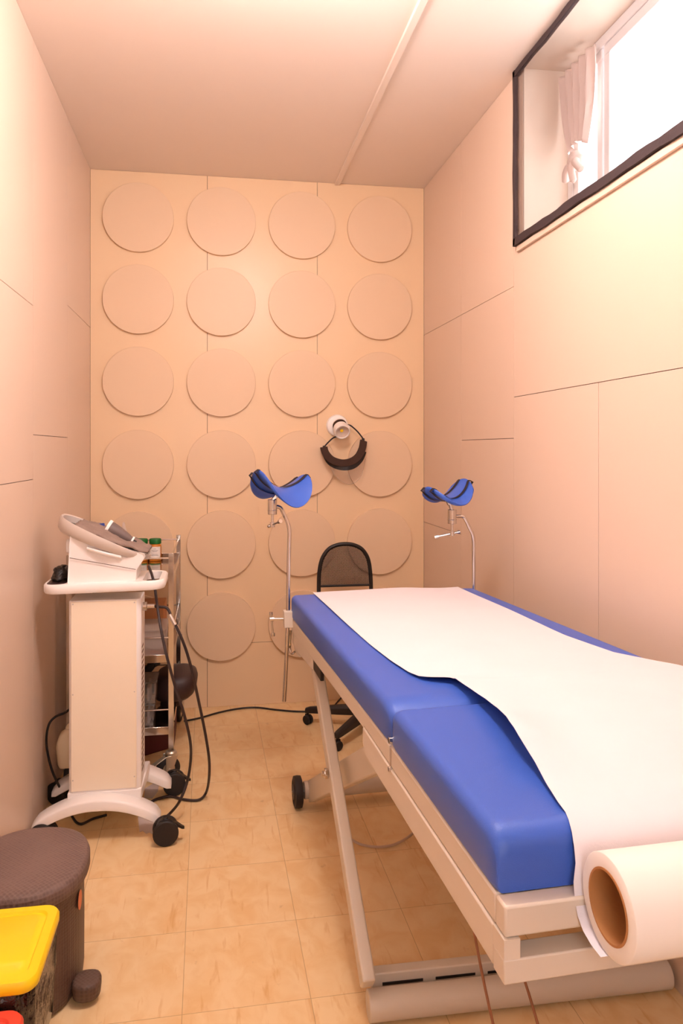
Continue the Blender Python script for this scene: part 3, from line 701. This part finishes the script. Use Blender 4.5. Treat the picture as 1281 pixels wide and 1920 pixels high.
bm = new(); cyl(bm, (x0_, yb_, .628), (x1_, yb_, .628), .0055, n=12); obj('cross_bar', bm, 'black', ch)
bm = new(); rings = [[(CC[0]-.05+x, CC[1]-.01+y, z) for x, y in se(.175*k, .165*k, 2.6, 40)] for z, k in ((.445,.90),(.452,.97),(.470,1),(.488,.98),(.498,.90),(.502,.7))]; loft(bm, rings); obj('seat', bm, 'case', ch, smooth=50)
bm = new(); cyl(bm, (CC[0],CC[1],.10),(CC[0],CC[1],.30),.022,n=24); cyl(bm, (CC[0],CC[1],.28),(CC[0],CC[1],.445),.013,n=20); obj('column', bm, 'black', ch)
bm = new(); lathe(bm, [(0,.055),(.030,.055),(.034,.075),(.030,.115),(.0,.118)], (CC[0],CC[1],0)); obj('hub', bm, 'black', ch)
a0 = math.atan2(3.512-CC[1], .419-CC[0])
for k in range(5):
    an = a0 + k*2*math.pi/5; d = Vector((math.cos(an), math.sin(an), 0)); s = Vector((-d.y, d.x, 0)); c0 = Vector((CC[0],CC[1],0))
    bm = new(); ring = []
    for r_, z_, w_, h_ in ((.02,.090,.024,.024),(.14,.080,.021,.020),(.280,.068,.016,.013),(.300,.064,.013,.010)):
        p = c0 + d*r_ + Vector((0,0,z_)); ring.append([p+s*w_-Vector((0,0,h_)), p+s*w_+Vector((0,0,h_*.4)), p+s*w_*.5+Vector((0,0,h_)), p-s*w_*.5+Vector((0,0,h_)), p-s*w_+Vector((0,0,h_*.4)), p-s*w_-Vector((0,0,h_))])
    loft(bm, ring); lg = obj('leg', bm, 'black', ch, bevel=.002)
    bm = new(); p = c0 + d*.288; s2 = Vector((math.cos(an+1.1), math.sin(an+1.1), 0))
    cyl(bm, p+Vector((0,0,.045)), p+Vector((0,0,.07)), .005, n=10)
    for q in (-1, 1): lathe(bm, [(0,-.006),(.018,-.006),(.0215,-.003),(.0215,.003),(.018,.006),(0,.006)], p+s2*.010*q+Vector((0,0,.0217)), s2, 24)
    obox(bm, p+Vector((0,0,.036)), s2, s2.cross(Vector((0,0,1))), (0,0,1), .005, .014, .010)
    obj('caster', bm, 'rubber', lg)

# ============================================================ TREATMENT MACHINE on wheels
mc = thing('treatment_machine', (-.36, 2.69, 0), 'white wheeled treatment machine with a tilted oval console by the left wall', 'medical device')
YN, YR = 2.60, 2.74
bm = new(); prism(bm, [(-.4665,YN+.012),(-.4545,YN+.002),(-.25,YN+.002),(-.236,YN+.012),(-.236,YR),(-.4665,YR)], 'z', .146, .775); obj('column', bm, 'white', mc, bevel=.003)
bm = new(); box(bm, -.458, -.2505, YN-.001, YN+.006, .153, .772); pn = obj('side_panel', bm, 'whitepanel', mc, bevel=.0015)
for x, z in ((-.452,.19),(-.257,.19),(-.452,.47),(-.257,.47),(-.452,.765),(-.257,.765)):
    bm = new(); cyl(bm, (x, YN-.002, z), (x, YN, z), .0025, n=10); obj('screw', bm, 'rim', pn)
# vent slots on the right flank
bm = new()
for k in range(24): box(bm, -.2363, -.2352, YN+.035, YN+.085, .19+k*.018, .196+k*.018)
obj('vent_slots', bm, 'gap', mc)
# base: two arched arms joined by a plate
def arch_arm(yc, x0, x1):
    bm = new(); n = 28; rg = []
    for i in range(n+1):
        a = i/n; x = x0 + (x1-x0)*a; s = 2*a-1; e = abs(s)
        top = .146 - .068*e**2.0 ; th = .040 - .006*e; bot = top - th - .010*(1-e)*0
        if e > .93: q = (e-.93)/.07; top -= .008*q*q; bot += .006*q*q
        hw = .040 - .010*max(0, (e-.85)/.15)**2
        rg.append([(x, yc-hw, bot+.003), (x, yc-hw, top-.010), (x, yc-hw+.003, top-.005), (x, yc-hw+.008, top-.002), (x, yc+hw-.012, top), (x, yc+hw, top-.012), (x, yc+hw, bot+.003), (x, yc+hw-.004, bot), (x, yc-hw+.004, bot)])
    loft(bm, rg); return bm
obj('base_arm', arch_arm(2.585, -.572, -.172), 'white', mc, smooth=50)
obj('base_arm', arch_arm(2.835, -.560, -.150), 'white', mc, smooth=50)
bm = new(); prism(bm, [(-.47,2.60),(-.235,2.60),(-.225,2.83),(-.47,2.83)], 'z', .108, .148); obj('base_plate', bm, 'white', mc, bevel=.004)
# tray ring around the head with handle loop at the right
TZ0, TZ1 = .798, .832
def stad(x0, x1, y0, y1, r, n=10):
    o = []
    for cx_, cy_, a0_ in ((x1-r, y1-r, 0), (x0+r, y1-r, 90), (x0+r, y0+r, 180), (x1-r, y0+r, 270)):
        for k in range(n+1): an = R(a0_ + 90*k/n); o.append((cx_+r*math.cos(an), cy_+r*math.sin(an)))
    return o
o_ = stad(-.548, -.158, 2.575, 2.815, .055); 
bm = new()
hole = stad(-.232, -.178, 2.597, 2.790, .020)
rings = [[(x, y, TZ0+.004+(x+.55)*.016) for x, y in stad(-.545,-.161,2.578,2.812,.053)], [(x, y, TZ0+.010+(x+.55)*.016) for x, y in o_], [(x, y, TZ1-.005+(x+.55)*.016) for x, y in o_], [(x, y, TZ1+(x+.55)*.016) for x, y in stad(-.544,-.162,2.579,2.811,.052)]]
rs = [[bm.verts.new(p) for p in r] for r in rings]; nn = len(rs[0])
for a, b in zip(rs, rs[1:]):
    for k in range(nn): bm.faces.new((a[k], a[(k+1)%nn], b[(k+1)%nn], b[k]))
# top and bottom with a hole: bridge outer ring to hole ring
hb = [bm.verts.new((x, y, TZ0+.006+(x+.55)*.016)) for x, y in hole]; ht = [bm.verts.new((x, y, TZ1-.001+(x+.55)*.016)) for x, y in hole]
for k in range(nn):
    k2 = (k+1) % nn
    bm.faces.new((rs[-1][k], rs[-1][k2], ht[k2], ht[k])); bm.faces.new((rs[0][k2], rs[0][k], hb[k], hb[k2])); bm.faces.new((ht[k], ht[k2], hb[k2], hb[k]))
tr = obj('tray', bm, 'white', mc, smooth=50)
bm = new(); prism(bm, stad(-.536,-.475,2.590,2.800,.028), 'z', TZ1-.004, TZ1+.0015); obj('tray_mat', bm, 'case', tr)
# head
bm = new(); rg = []
for y, k in ((2.604, 0), (2.600, .006), (2.770, .006), (2.776, 0)):
    rg.append([(-.470+(.004-k*.6), y, .832), (-.462, y, .985+k*.3), (-.445, y, .993+k*.3), (-.226-.004+k*.6, y, .925), (-.224, y, .912), (-.250, y, .872), (-.252, y, .836)])
loft(bm, rg); hdo = obj('head', bm, 'white', mc, bevel=.003)
bm = new(); bar(bm, (-.462, 2.599, .917), (-.253, 2.599, .874), .0012, .0018, up=(0,0,1)); obj('seam', bm, 'gap', hdo)
bm = new(); rg = []
for s_ in range(9):
    a = s_/8; x = -.408 + .110*a; z = .948 - .032*a; w = .010*math.sin(math.pi*min(1, max(0.12, a)) if a < .5 else math.pi*max(.12, 1-a)) + .006
    rg.append([(x, 2.603, z+.006), (x, 2.603-w*1.2, z+.004), (x, 2.603-w*1.2, z-.004), (x, 2.603, z-.012)])
loft(bm, rg); obj('pull_grip', bm, 'white', hdo, bevel=.002)
bm = new(); rings = [[(-.476+x*.9, 2.66+y, z) for x, y in se(k, k, 2, 20)] for z, k in ((.926,.004),(.930,.009),(.965,.009),(.970,.005))]; loft(bm, rings); obj('holder_peg', bm, 'white', hdo)
# console: tilted oval dish with hoop handle at the high end
tl = Vector((.31,0,-.124)).normalized(); tn = Vector((.124,0,.31)).normalized(); co = Vector((-.357, 2.69, .979))
def on(a, b, h): return co + tl*a + Vector((0,1,0))*b + tn*h
bm = new(); outl = se(.163, .112, 2.5, 56); 
rg = [[on(x*.90, y*.90, -.034) for x, y in outl], [on(x*.97, y*.97, -.024) for x, y in outl], [on(x, y, -.004 + .012*(-x/.163)) for x, y in outl], [on(x*.985, y*.985, .003 + .012*(-x/.163)) for x, y in outl], [on(x*.95, y*.94, .002 + .010*(-x/.163)) for x, y in outl], [on(x*.92, y*.91, -.012) for x, y in outl]]
loft(bm, rg); con = obj('console', bm, 'rim', mc, smooth=50)
bm = new(); prism(bm, [(0,0)]*0 or [(x*.915, y*.905) for x, y in outl], 'z', -.0135, -.010)
bm.transform(Matrix((( tl.x,0,tn.x,co.x),(0,1,0,co.y),(tl.z,0,tn.z,co.z),(0,0,0,1)))); obj('display', bm, 'screen', con)
# casters with brake levers
def caster_machine(x, y, yaw, par, brake=True):
    c = Vector((x, y, .041)); ax = Vector((math.sin(yaw), -math.cos(yaw), 0)); fw = Vector((math.cos(yaw), math.sin(yaw), 0))
    bm = new(); cyl(bm, c+Vector((0,0,.010)), c+Vector((0,0,.046)), .010, n=16)
    lathe(bm, [(0,-.011),(.030,-.011),(.030,.011),(0,.011)], c+Vector((0,0,.012)), ax, 28); f = obj('caster', bm, 'black', par, bevel=.002)
    for s_ in (-1, 1):
        bm = new(); lathe(bm, [(0,-.0085),(.020,-.0085),(.030,-.0085),(.037,-.0075),(.0405,-.004),(.0408,0),(.0405,.004),(.037,.0075),(.0,.0085)], c+ax*.0185*s_, ax, 40); obj('wheel', bm, 'rubber', f)
    if brake:
        bm = new(); rg = []
        for r_, z_, w_ in ((.020,.026,.013),(.038,.016,.012),(.052,.006,.008),(.060,.003,.003)):
            p = c + fw*r_ + Vector((0,0,z_)); rg.append([p+ax*w_-Vector((0,0,.004)), p+ax*w_+Vector((0,0,.005)), p-ax*w_+Vector((0,0,.005)), p-ax*w_-Vector((0,0,.004))])
        loft(bm, rg); obj('brake_lever', bm, 'black', f, bevel=.0015)
caster_machine(-.152, 2.520, R(5), mc); caster_machine(-.142, 2.880, R(5), mc)
caster_machine(-.545, 2.870, R(150), mc, False); caster_machine(-.535, 2.560, R(170), mc, False)
# connector on the right flank
cn0 = PY(266, 1137, 2.66)
bm = new(); cyl(bm, (-.236, 2.66, cn0.z), (-.222, 2.66, cn0.z), .015, n=24); cyl(bm, (-.222, 2.66, cn0.z), (-.196, 2.66, cn0.z), .0075, n=20); obj('connector', bm, 'chrome', mc, bevel=.001)

# cables
def cable(name, pts, r, label, m='cable', parent=None, extra=None):
    bm = new(); tube(bm, cat(pts, 8), r, 10)
    if parent: return obj(name, bm, m, parent)
    return tag(obj(name, bm, m), label, 'cable')
c1 = [(-.205,2.66,cn0.z), PY(300,1138,2.655), PY(314,1141,2.65), PY(324,1162,2.64), PY(337,1188,2.63), PY(350,1222,2.63), PY(361,1262,2.64), PY(372,1312,2.66), PY(384,1370,2.69), PY(392,1422,2.72), PY(392,1460,2.76), PZ(386,1487,.014), PZ(372,1500,.006), PZ(345,1499,.006), PZ(320,1493,.006), PZ(295,1498,.006), PZ(283,1504,.006)]
o1 = cable('probe_cable', c1, .0048, 'dark probe cable with silver sleeves looping from the machine down to the floor')
for a, b in (((318,1152),(329,1172)),((330,1173),(339,1192))):
    bm = new(); cyl(bm, PY(*a,2.645), PY(*b,2.635), .0072, n=18); bm.transform(Matrix.Translation(-o1.location)); obj('sleeve', bm, 'steel', o1, world=False, bevel=.001)
c2 = [PY(279,1062,2.79), PY(285,1078,2.72), PY(290,1100,2.69), PY(297,1150,2.62), PY(303,1185,2.58), PY(314,1235,2.56), PY(330,1292,2.56), PY(344,1335,2.56), PY(356,1385,2.58), PY(358,1420,2.62), PY(352,1462,2.66), PY(338,1500,2.64), PZ(322,1522,.02), PZ(308,1534,.006), PZ(295,1540,.006)]
cable('handpiece_cable', c2, .0048, 'long dark cable hanging from the console past the trolley to the front wheel')
c3 = [PY(140,1322,2.80), PY(122,1336,2.80), PY(104,1344,2.80), PY(92,1358,2.79), PY(87,1385,2.79), PY(90,1415,2.79), PY(99,1448,2.79), PY(112,1476,2.80), PY(124,1500,2.86), PZ(135,1530,.006), PZ(150,1545,.005), PZ(175,1535,.005), PZ(200,1528,.005)]
cable('power_cable', c3, .0042, 'thin black power cable bowing out on the left of the machine', 'black')
c4 = [PZ(345,1352,.005), PZ(375,1346,.005), PZ(410,1336,.005), PZ(445,1329,.005), PZ(480,1326.5,.006), PZ(520,1331,.005), PZ(560,1334,.005), PZ(600,1333,.005), PZ(622,1327,.006), PY(634,1315,3.79), PY(645,1300,3.797), PY(652,1270,3.80), PY(655,1230,3.80)]
cable('floor_cable', c4, .0042, 'black cable running along the floor at the foot of the back wall', 'black')

# things lying on the console
bm = new(); rows = []
for i in range(30):
    a = -.100 + .252*i/29; row = []
    hw = .112*max(.05, 1-abs(a/.172)**2.6)**(1/2.4)
    for j in range(22):
        b = -1 + 2*j/21
        n_z = .0035*math.sin(a*90+b*3)*math.cos(b*7+a*30) + .003*math.sin(b*17+a*55) + .002*random.random()
        edge = max(0, abs(b)-.8)/.2
        row.append(on(a, b*hw*.96, .007 + n_z - .006*edge*edge + .014*math.exp(-((a+.03)/.05)**2)*(1-abs(b))))
    rows.append(row)
grid(bm, rows); tw = tag(obj('towel', bm, 'cloth', solid=.006, smooth=60), 'crumpled grey towel spread over the machine console', 'towel')
hp = thing('handpiece', tuple(on(.02,-.01,.02)), 'grey tapered handpiece with white end rings lying on the towel', 'handpiece')
h1, h2 = PY(203, 992, 2.68), PY(247, 1016, 2.68); dd = (h2-h1).normalized()
h1 += Vector((0,0,.004))
Lh = (h2-h1).length
bm = new(); lathe(bm, [(.0,0),(.0245,0),(.026,.01),(.024,.03),(.019,.06),(.014,Lh-.012),(.011,Lh),(0,Lh)], h1, dd, 32); obj('grip', bm, 'grip', hp)
bm = new(); lathe(bm, [(0,-.006),(.0275,-.006),(.0285,0),(.0275,.004),(0,.004)], h1, dd, 32); obj('end_ring', bm, 'white', hp)
bm = new(); lathe(bm, [(0,Lh-.004),(.0155,Lh-.004),(.0155,Lh+.002),(0,Lh+.003)], h1, dd, 32); obj('end_ring', bm, 'white', hp)
bm = new(); lathe(bm, [(0,Lh),(.008,Lh),(.007,Lh+.014),(0,Lh+.014)], h1, dd, 20); obj('strain_relief', bm, 'black', hp)
e_ = PY(258, 1025, 2.67)
bm = new(); obox(bm, e_, dd, (0,1,0), tn, .019, .016, .008); tag(obj('plug_block', bm, 'case', bevel=.004), 'small dark rubber block on the lower end of the towel', 'connector')
b_ = PY(190, 990, 2.74)
bo = thing('bottle', (b_.x, b_.y, b_.z-.035), 'small bottle with blue cap poking up behind the towel', 'bottle')
bm = new(); cyl(bm, b_+Vector((0,0,-.040)), b_+Vector((0,0,-.010)), .014, n=24); obj('body', bm, 'milky', bo)
bm = new(); lathe(bm, [(0,-.010),(.0135,-.010),(.0125,.014),(.011,.016),(0,.016)], b_, (-.1,0,1), 24); obj('cap', bm, 'bluecap', bo)
n_ = PY(233, 1002, 2.77)
bm = new(); lathe(bm, [(0,-.05),(.017,-.05),(.017,-.012),(.013,0),(.007,.022),(.0035,.042),(0,.043)], n_, (-.05,0,1), 24); tag(obj('nozzle_bottle', bm, 'milky'), 'clear bottle with pointed nozzle standing behind the handpiece', 'bottle')
# black beaded cord heap on the left of the tray
bm = new()
pts = []
for k in range(150):
    a = k*.42; r_ = .9 - .35*(k/150); pts.append(Vector((-.502 + .026*r_*math.cos(a) + .004*math.sin(k*1.3), 2.690 + .080*r_*math.sin(a), TZ1+.010 + .030*(k/150) + .003*math.sin(k*2.1))))
tube(bm, pts, [.0062 + .0016*math.sin(k*2.4) for k in range(150)], 8)
tag(obj('coiled_cord', bm, 'black', smooth=80), 'heap of coiled glossy black cord on the left end of the machine tray', 'cord')
# jug on the rear arm
jg = thing('plastic_jug', (-.47, 2.865, .12), 'cream plastic jug with handle behind the machine column, by the left wall', 'jug')
jx0, jx1, jy0, jy1 = -.548, -.44, 2.80, 2.885
def rr_(x0, x1, y0, y1, r, z): return [(x, y, z) for x, y in stad(x0, x1, y0, y1, r, 5)]
bm = new(); loft(bm, [rr_(jx0+.012, jx1-.01, jy0+.01, jy1-.01, .012, .1465), rr_(jx0+.006, jx1-.004, jy0+.003, jy1-.003, .018, .160), rr_(jx0, jx1, jy0, jy1, .02, .222), rr_(jx0+.003, jx1, jy0+.002, jy1-.002, .02, .236), rr_(jx0+.012, jx1-.004, jy0+.012, jy1-.012, .02, .262), rr_(jx0+.03, jx1-.01, jy0+.028, jy1-.028, .012, .275)]); obj('body', bm, 'jug', jg, smooth=60)
bm = new(); tube(bm, cat([(jx0+.034,(jy0+jy1)/2,.268),(jx0+.040,(jy0+jy1)/2,.286),(jx0+.065,(jy0+jy1)/2,.292),(jx1-.02,(jy0+jy1)/2,.272)],6), .007, 10); obj('handle', bm, 'jug', jg)

# ============================================================ STEEL TROLLEY
TX0, TX1, TY0, TY1 = -.545, -.150, 2.995, 3.64
tro = thing('steel_trolley', ((TX0+TX1)/2, (TY0+TY1)/2, 0), 'three tier stainless steel trolley on casters behind the white machine', 'trolley')
for x in (TX0, TX1):
    for y in (TY0, TY1):
        sx = 1 if x < -.3 else -1; sy = 1 if y < 3.3 else -1
        bm = new(); prism(bm, [(x, y), (x+sx*.020, y), (x+sx*.020, y+sy*.003), (x+sx*.003, y+sy*.003), (x+sx*.003, y+sy*.020), (x, y+sy*.020)], 'z', .115, .872); obj('post', bm, 'steel', tro, bevel=.0006)
        bm = new(); p = Vector((x+sx*.010, y+sy*.010, 0))
        lathe(bm, [(0,.112),(.017,.112),(.022,.106),(.022,.098),(.015,.094),(0,.094)], p, (0,0,1), 24)
        yaw = R(200) if (x > -.3 and y < 3.3) else R(80)
        fw = Vector((math.cos(yaw), math.sin(yaw), 0)); ax = Vector((-fw.y, fw.x, 0)); wc = p + fw*.012 + Vector((0,0,.046))
        for q in (-1, 1):
            rg = [p+fw*-.022+ax*.018*q+Vector((0,0,.098)), p+fw*.026+ax*.018*q+Vector((0,0,.098)), wc+fw*.014+ax*.018*q+Vector((0,0,-.006)), wc-fw*.004+ax*.018*q+Vector((0,0,-.012)), wc-fw*.016+ax*.018*q+Vector((0,0,.004))]
            a_ = [bm.verts.new(v) for v in rg]; b2_ = [bm.verts.new(v+ax*.003*q) for v in rg]; bm.faces.new(a_); bm.faces.new(b2_[::-1])
            for i in range(5): bm.faces.new((a_[i], b2_[i], b2_[(i+1)%5], a_[(i+1)%5]))
        cyl(bm, wc-ax*.024, wc+ax*.024, .006, n=14)
        cs = obj('caster', bm, 'wheelgrey', tro, bevel=.001)
        bm = new(); lathe(bm, [(.024,-.013),(.026,-.013),(.041,-.012),(.0455,-.008),(.046,0),(.0455,.008),(.041,.012),(.026,.013),(.024,.013)], wc, ax, 40); obj('wheel', bm, 'rubber', cs)
        bm = new(); lathe(bm, [(0,-.011),(.024,-.011),(.025,0),(.024,.011),(0,.011)], wc, ax, 32); obj('wheel_disc', bm, 'wheelgrey', cs)
        if x > -.3 and y < 3.3:
            bm = new(); q0 = p + fw*.022 + Vector((0,0,.092)); q1 = p + fw*.068 + Vector((0,0,.068)); bar(bm, q0, q1, .026, .004); bar(bm, q1, q1+fw*.020+Vector((0,0,-.003)), .020, .006); obj('brake_lever', bm, 'wheelgrey', cs, bevel=.0015)
for zs in (.760, .455, .178):
    bm = new(); e = .002
    box(bm, TX0+.004, TX1-.004, TY0+.004, TY1-.004, zs, zs+.002)
    box(bm, TX0+.004, TX1-.004, TY0+.003, TY0+.006, zs-.002, zs+.028 if zs < .7 else zs+.026); box(bm, TX0+.004, TX1-.004, TY1-.006, TY1-.003, zs-.002, zs+.028)
    box(bm, TX0+.003, TX0+.006, TY0+.006, TY1-.006, zs-.002, zs+.028); box(bm, TX1-.006, TX1-.003, TY0+.006, TY1-.006, zs-.002, zs+.028)
    sh = obj('shelf', bm, 'shelf', tro, bevel=.0008)
    zr = zs + .092
    bm = new()
    for y in (TY0+.010, TY1-.010): cyl(bm, (TX0+.004, y, zr), (TX1-.004, y, zr), .0035, n=10)
    for x in (TX0+.010, TX1-.010): cyl(bm, (x, TY0+.006, zr), (x, TY1-.006, zr), .0035, n=10)
    obj('guard_rail', bm, 'chrome', tro)

# jars on the top shelf
def jar(x, y, z, label):
    t = thing('pill_jar', (x, y, z), label, 'jar', 'amber jars on the trolley top')
    bm = new(); lathe(bm, [(0,0),(.024,0),(.027,.003),(.0275,.01),(.0275,.068),(.026,.074),(.022,.078),(0,.078)], (x,y,z), (0,0,1), 32); obj('body', bm, 'amber', t)
    bm = new(); lathe(bm, [(0,.078),(.0255,.078),(.027,.080),(.027,.097),(.0245,.101),(0,.101)], (x,y,z), (0,0,1), 32); obj('lid', bm, 'green', t)
    def arc(z0, z1, r_, m, nm, w=62):
        bm = new(); rows = [[(x + r_*math.sin(R(a)), y - r_*math.cos(R(a)), z+zz) for zz in (z0, z1)] for a in range(-w, w+1, 6)]; grid(bm, rows); return bm
    lb = obj('label', arc(.016, .066, .0278, 'label', 'label'), 'label', t)
    obj('stripe', arc(.010, .017, .0281, 'green', 'stripe'), 'green', lb)
    bm = new()
    for zz, w in ((.056, 12), (.049, 30), (.044, 22), (.031, 26), (.026, 34)):
        rows = [[(x + .0281*math.sin(R(a)), y - .0281*math.cos(R(a)), z+q) for q in (zz, zz+.0014)] for a in range(-w, w+1, 4)]; grid(bm, rows)
    obj('print', bm, 'ink', lb)
    return t
jar(-.262, 3.585, .762, 'amber jar with green lid, right one of the pair, full label visible')
jar(-.322, 3.590, .762, 'amber jar with green lid, left one of the pair, half hidden by the console')
# middle shelf contents
def rbox(name, x0, x1, y0, y1, z0, z1, m, label, cat_, bev=.003, group=None):
    bm = new(); box(bm, x0, x1, y0, y1, z0, z1); return tag(obj(name, bm, m, bevel=bev), label, cat_, group)
zt = .4575
rbox('carton', -.37, -.205, 3.30, 3.50, zt, zt+.150, 'carton', 'brown cardboard box at the back of the trolley middle shelf', 'box')
bt = thing('plastic_tub', (-.27, 3.13, zt), 'clear plastic tub of packets on the trolley middle shelf', 'tub')
bm = new(); loft(bm, [rr_(-.36,-.190,3.05,3.24,.015,zt+.001), rr_(-.365,-.183,3.045,3.245,.018,zt+.105)], True, False); loft(bm, [rr_(-.368,-.180,3.042,3.248,.018,zt+.105), rr_(-.368,-.180,3.042,3.248,.018,zt+.111)]); obj('tub', bm, 'milky', bt)
bm = new(); box(bm, -.35, -.20, 3.07, 3.22, zt+.004, zt+.025); obj('packet', bm, 'orange', bt, bevel=.004)
bm = new(); box(bm, -.352, -.198, 3.068, 3.225, zt+.027, zt+.062); obj('packet', bm, 'pack', bt, bevel=.008)
bm = new(); box(bm, -.35, -.205, 3.07, 3.22, zt+.064, zt+.098); obj('packet', bm, 'pack', bt, bevel=.01)
# bottom shelf contents
zb2 = .1805
for k, (z0, w) in enumerate(((zb2, .0), (zb2+.088, .007))):
    t = thing('clear_organiser', (-.27, 3.15, z0), ('lower' if k == 0 else 'upper') + ' clear plastic organiser box of the two stacked on the trolley bottom shelf', 'box', 'clear boxes on the bottom shelf')
    bm = new(); loft(bm, [rr_(-.36,-.234+w,3.09,3.22,.006,z0+.001), rr_(-.362,-.231+w,3.088,3.222,.008,z0+.080)], True, False); obj('box', bm, 'clear', t)
    bm = new(); loft(bm, [rr_(-.366,-.227+w,3.084,3.226,.009,z0+.080), rr_(-.366,-.227+w,3.084,3.226,.009,z0+.087)]); obj('lid', bm, 'clear', t, bevel=.001)
    bm = new()
    for q in range(5): box(bm, -.350+q*.023, -.340+q*.023, 3.10, 3.21, z0+.006, z0+.055+.006*(q % 3))
    obj('contents', bm, 'pack', t, bevel=.002)
bm = new(); bk = []
c_ = Vector((-.160, 3.36, .273)); 
for z, k in ((-.0915,.50),(-.060,.52),(-.056,.80),(-.040,.95),(-.005,1.0),(.020,.98),(.040,.88),(.050,.70),(.055,.40)):
    bk.append([(c_.x + x*k + .012*z/.06, c_.y + y*k, c_.z+z) for x, y in se(.092, .13, 2.7, 36)])
loft(bm, bk); tag(obj('instrument_case', bm, 'case', smooth=60), 'dark brown rounded case jutting out of the trolley bottom shelf', 'case')
bm = new(); tube(bm, cat([(-.36,3.30,.27),(-.31,3.30,.30),(-.27,3.30,.345),(-.245,3.30,.375),(-.235,3.30,.36)],6), .018, 12); tag(obj('hair_dryer_handle', bm, 'black'), 'black curved tool lying behind the clear boxes', 'tool')
bm = new(); prism(bm, [(-.50,3.16),(-.30,3.235),(-.165,3.325),(-.165,3.56),(-.50,3.56)], 'z', .001, .128); tag(obj('storage_box', bm, 'maroon', bevel=.004), 'dark maroon box on the floor beneath the trolley', 'box')
# tape scrap on the floor
bm = new(); a_ = [PZ(258,1528,.001), PZ(262,1560,.001), PZ(268,1558,.001), PZ(274,1563,.001), PZ(281,1561,.001), PZ(288,1566,.001), PZ(300,1562,.001), PZ(300,1528,.001)]
vs = [bm.verts.new(p) for p in a_]; bm.faces.new(vs); tp = tag(obj('tape_strip', bm, 'tape', solid=.0008, smooth=0), 'crinkled clear tape stuck on the floor under the front of the machine', 'tape')
bm = new(); a_ = [PZ(272,1478,.001), PZ(300,1462,.001), PZ(296,1484,.001), PZ(286,1497,.001), PZ(270,1496,.001)]
vs = [bm.verts.new(p) for p in a_]; bm.faces.new(vs); tag(obj('tape_strip', bm, 'tape', solid=.0008, smooth=0), 'second clear tape scrap on the floor beside the rear wheel of the machine', 'tape')

# ============================================================ BINS
bc = (-.432, 1.905)
bn = thing('pedal_bin', (bc[0], bc[1], 0), 'brown woven-pattern oval pedal bin in front of the white machine', 'bin')
bm = new(); loft(bm, [[(bc[0]+x, bc[1]+y, z) for x, y in se(.125*k, .150*k, 2.3, 64)] for z, k in ((.002,.93),(.012,.97),(.030,.985),(.15,.99),(.235,.985),(.250,1.02),(.262,1.02))]); obj('body', bm, 'brown', bn, smooth=50)
bm = new(); loft(bm, [[(bc[0]+x, bc[1]+y, z + .02*(-x)*1.0) for x, y in se(.137*k, .164*k, 2.3, 64)] for z, k in ((.262,.985),(.266,1.0),(.288,1.0),(.297,.975),(.3005,.93),(.303,.88),(.305,.5),(.306,.02))]); obj('lid', bm, 'brownlid', bn, smooth=50)
bm = new(); loft(bm, [[(-.288+x, 1.835+y, z) for x, y in se(.032*k, .034*k, 2.4, 32)] for z, k in ((.012,.85),(.016,.95),(.032,1),(.044,1),(.048,.95),(.050,.8))]); obj('pedal', bm, 'brown', bn, smooth=50)
bm = new(); lathe(bm, [(0,0),(.017,0),(.017,.001),(0,.001)], (-.3085, 1.865, .215), (1,-.06,0), 24); bm.transform(Matrix.Translation(Vector((0,0,.215))) @ Matrix.Diagonal((1,1,1.3,1)) @ Matrix.Translation(Vector((0,0,-.215)))); obj('sticker', bm, 'orange', bn)

def lid_bin(x0, x1, y0, y1, zt, m, label, bodym):
    t = thing('waste_bin', ((x0+x1)/2, (y0+y1)/2, 0), label, 'bin', 'waste bins with coloured lids at the left')
    bm = new(); loft(bm, [rr_(x0+.03, x1-.03, y0+.03, y1-.03, .03, .002), rr_(x0+.012, x1-.012, y0+.012, y1-.012, .03, zt-.03)]); obj('body', bm, bodym, t, smooth=50)
    bm = new(); rings = []; n = 96
    base_ = stad(x0+.01, x1-.01, y0+.01, y1-.01, .03, 23)
    cxm, cym = (x0+x1)/2, (y0+y1)/2
    for z, k in ((zt-.020,1.0),(zt-.05,1.02),(zt-.10,1.015),(zt-.15,1.0),(zt-.20,.97)):
        rings.append([(cxm+(x-cxm)*(k+.035*math.sin(i*.9+z*40)*math.sin(i*.37)), cym+(y-cym)*(k+.022*math.sin(i*1.1+z*55)), z + .006*math.sin(i*.7)) for i, (x, y) in enumerate(base_)])
    loft(bm, rings, False, False); obj('bag_liner', bm, 'bag', t, smooth=80, solid=.001)
    bm = new(); loft(bm, [rr_(x0+.004, x1-.004, y0+.004, y1-.004, .026, zt-.022), rr_(x0, x1, y0, y1, .030, zt-.018), rr_(x0, x1, y0, y1, .030, zt-.006), rr_(x0+.004, x1-.004, y0+.004, y1-.004, .027, zt), rr_(x0+.020, x1-.020, y0+.020, y1-.020, .022, zt+.0005), rr_(x0+.023, x1-.023, y0+.023, y1-.023, .020, zt-.004), rr_(x0+.030, x1-.030, y0+.050, y1-.030, .018, zt-.004), rr_(x0+.033, x1-.033, y0+.053, y1-.033, .016, zt-.001)]); obj('lid', bm, m, t, smooth=50)
    return t
lid_bin(-.54, -.306, 1.402, 1.640, .340, 'yellow', 'waste bin with flat yellow lid and black bag, in front of the brown bin', 'yellow')
lid_bin(-.55, -.318, 1.150, 1.396, .303, 'red', 'waste bin with flat red lid at the lower left corner', 'bag')
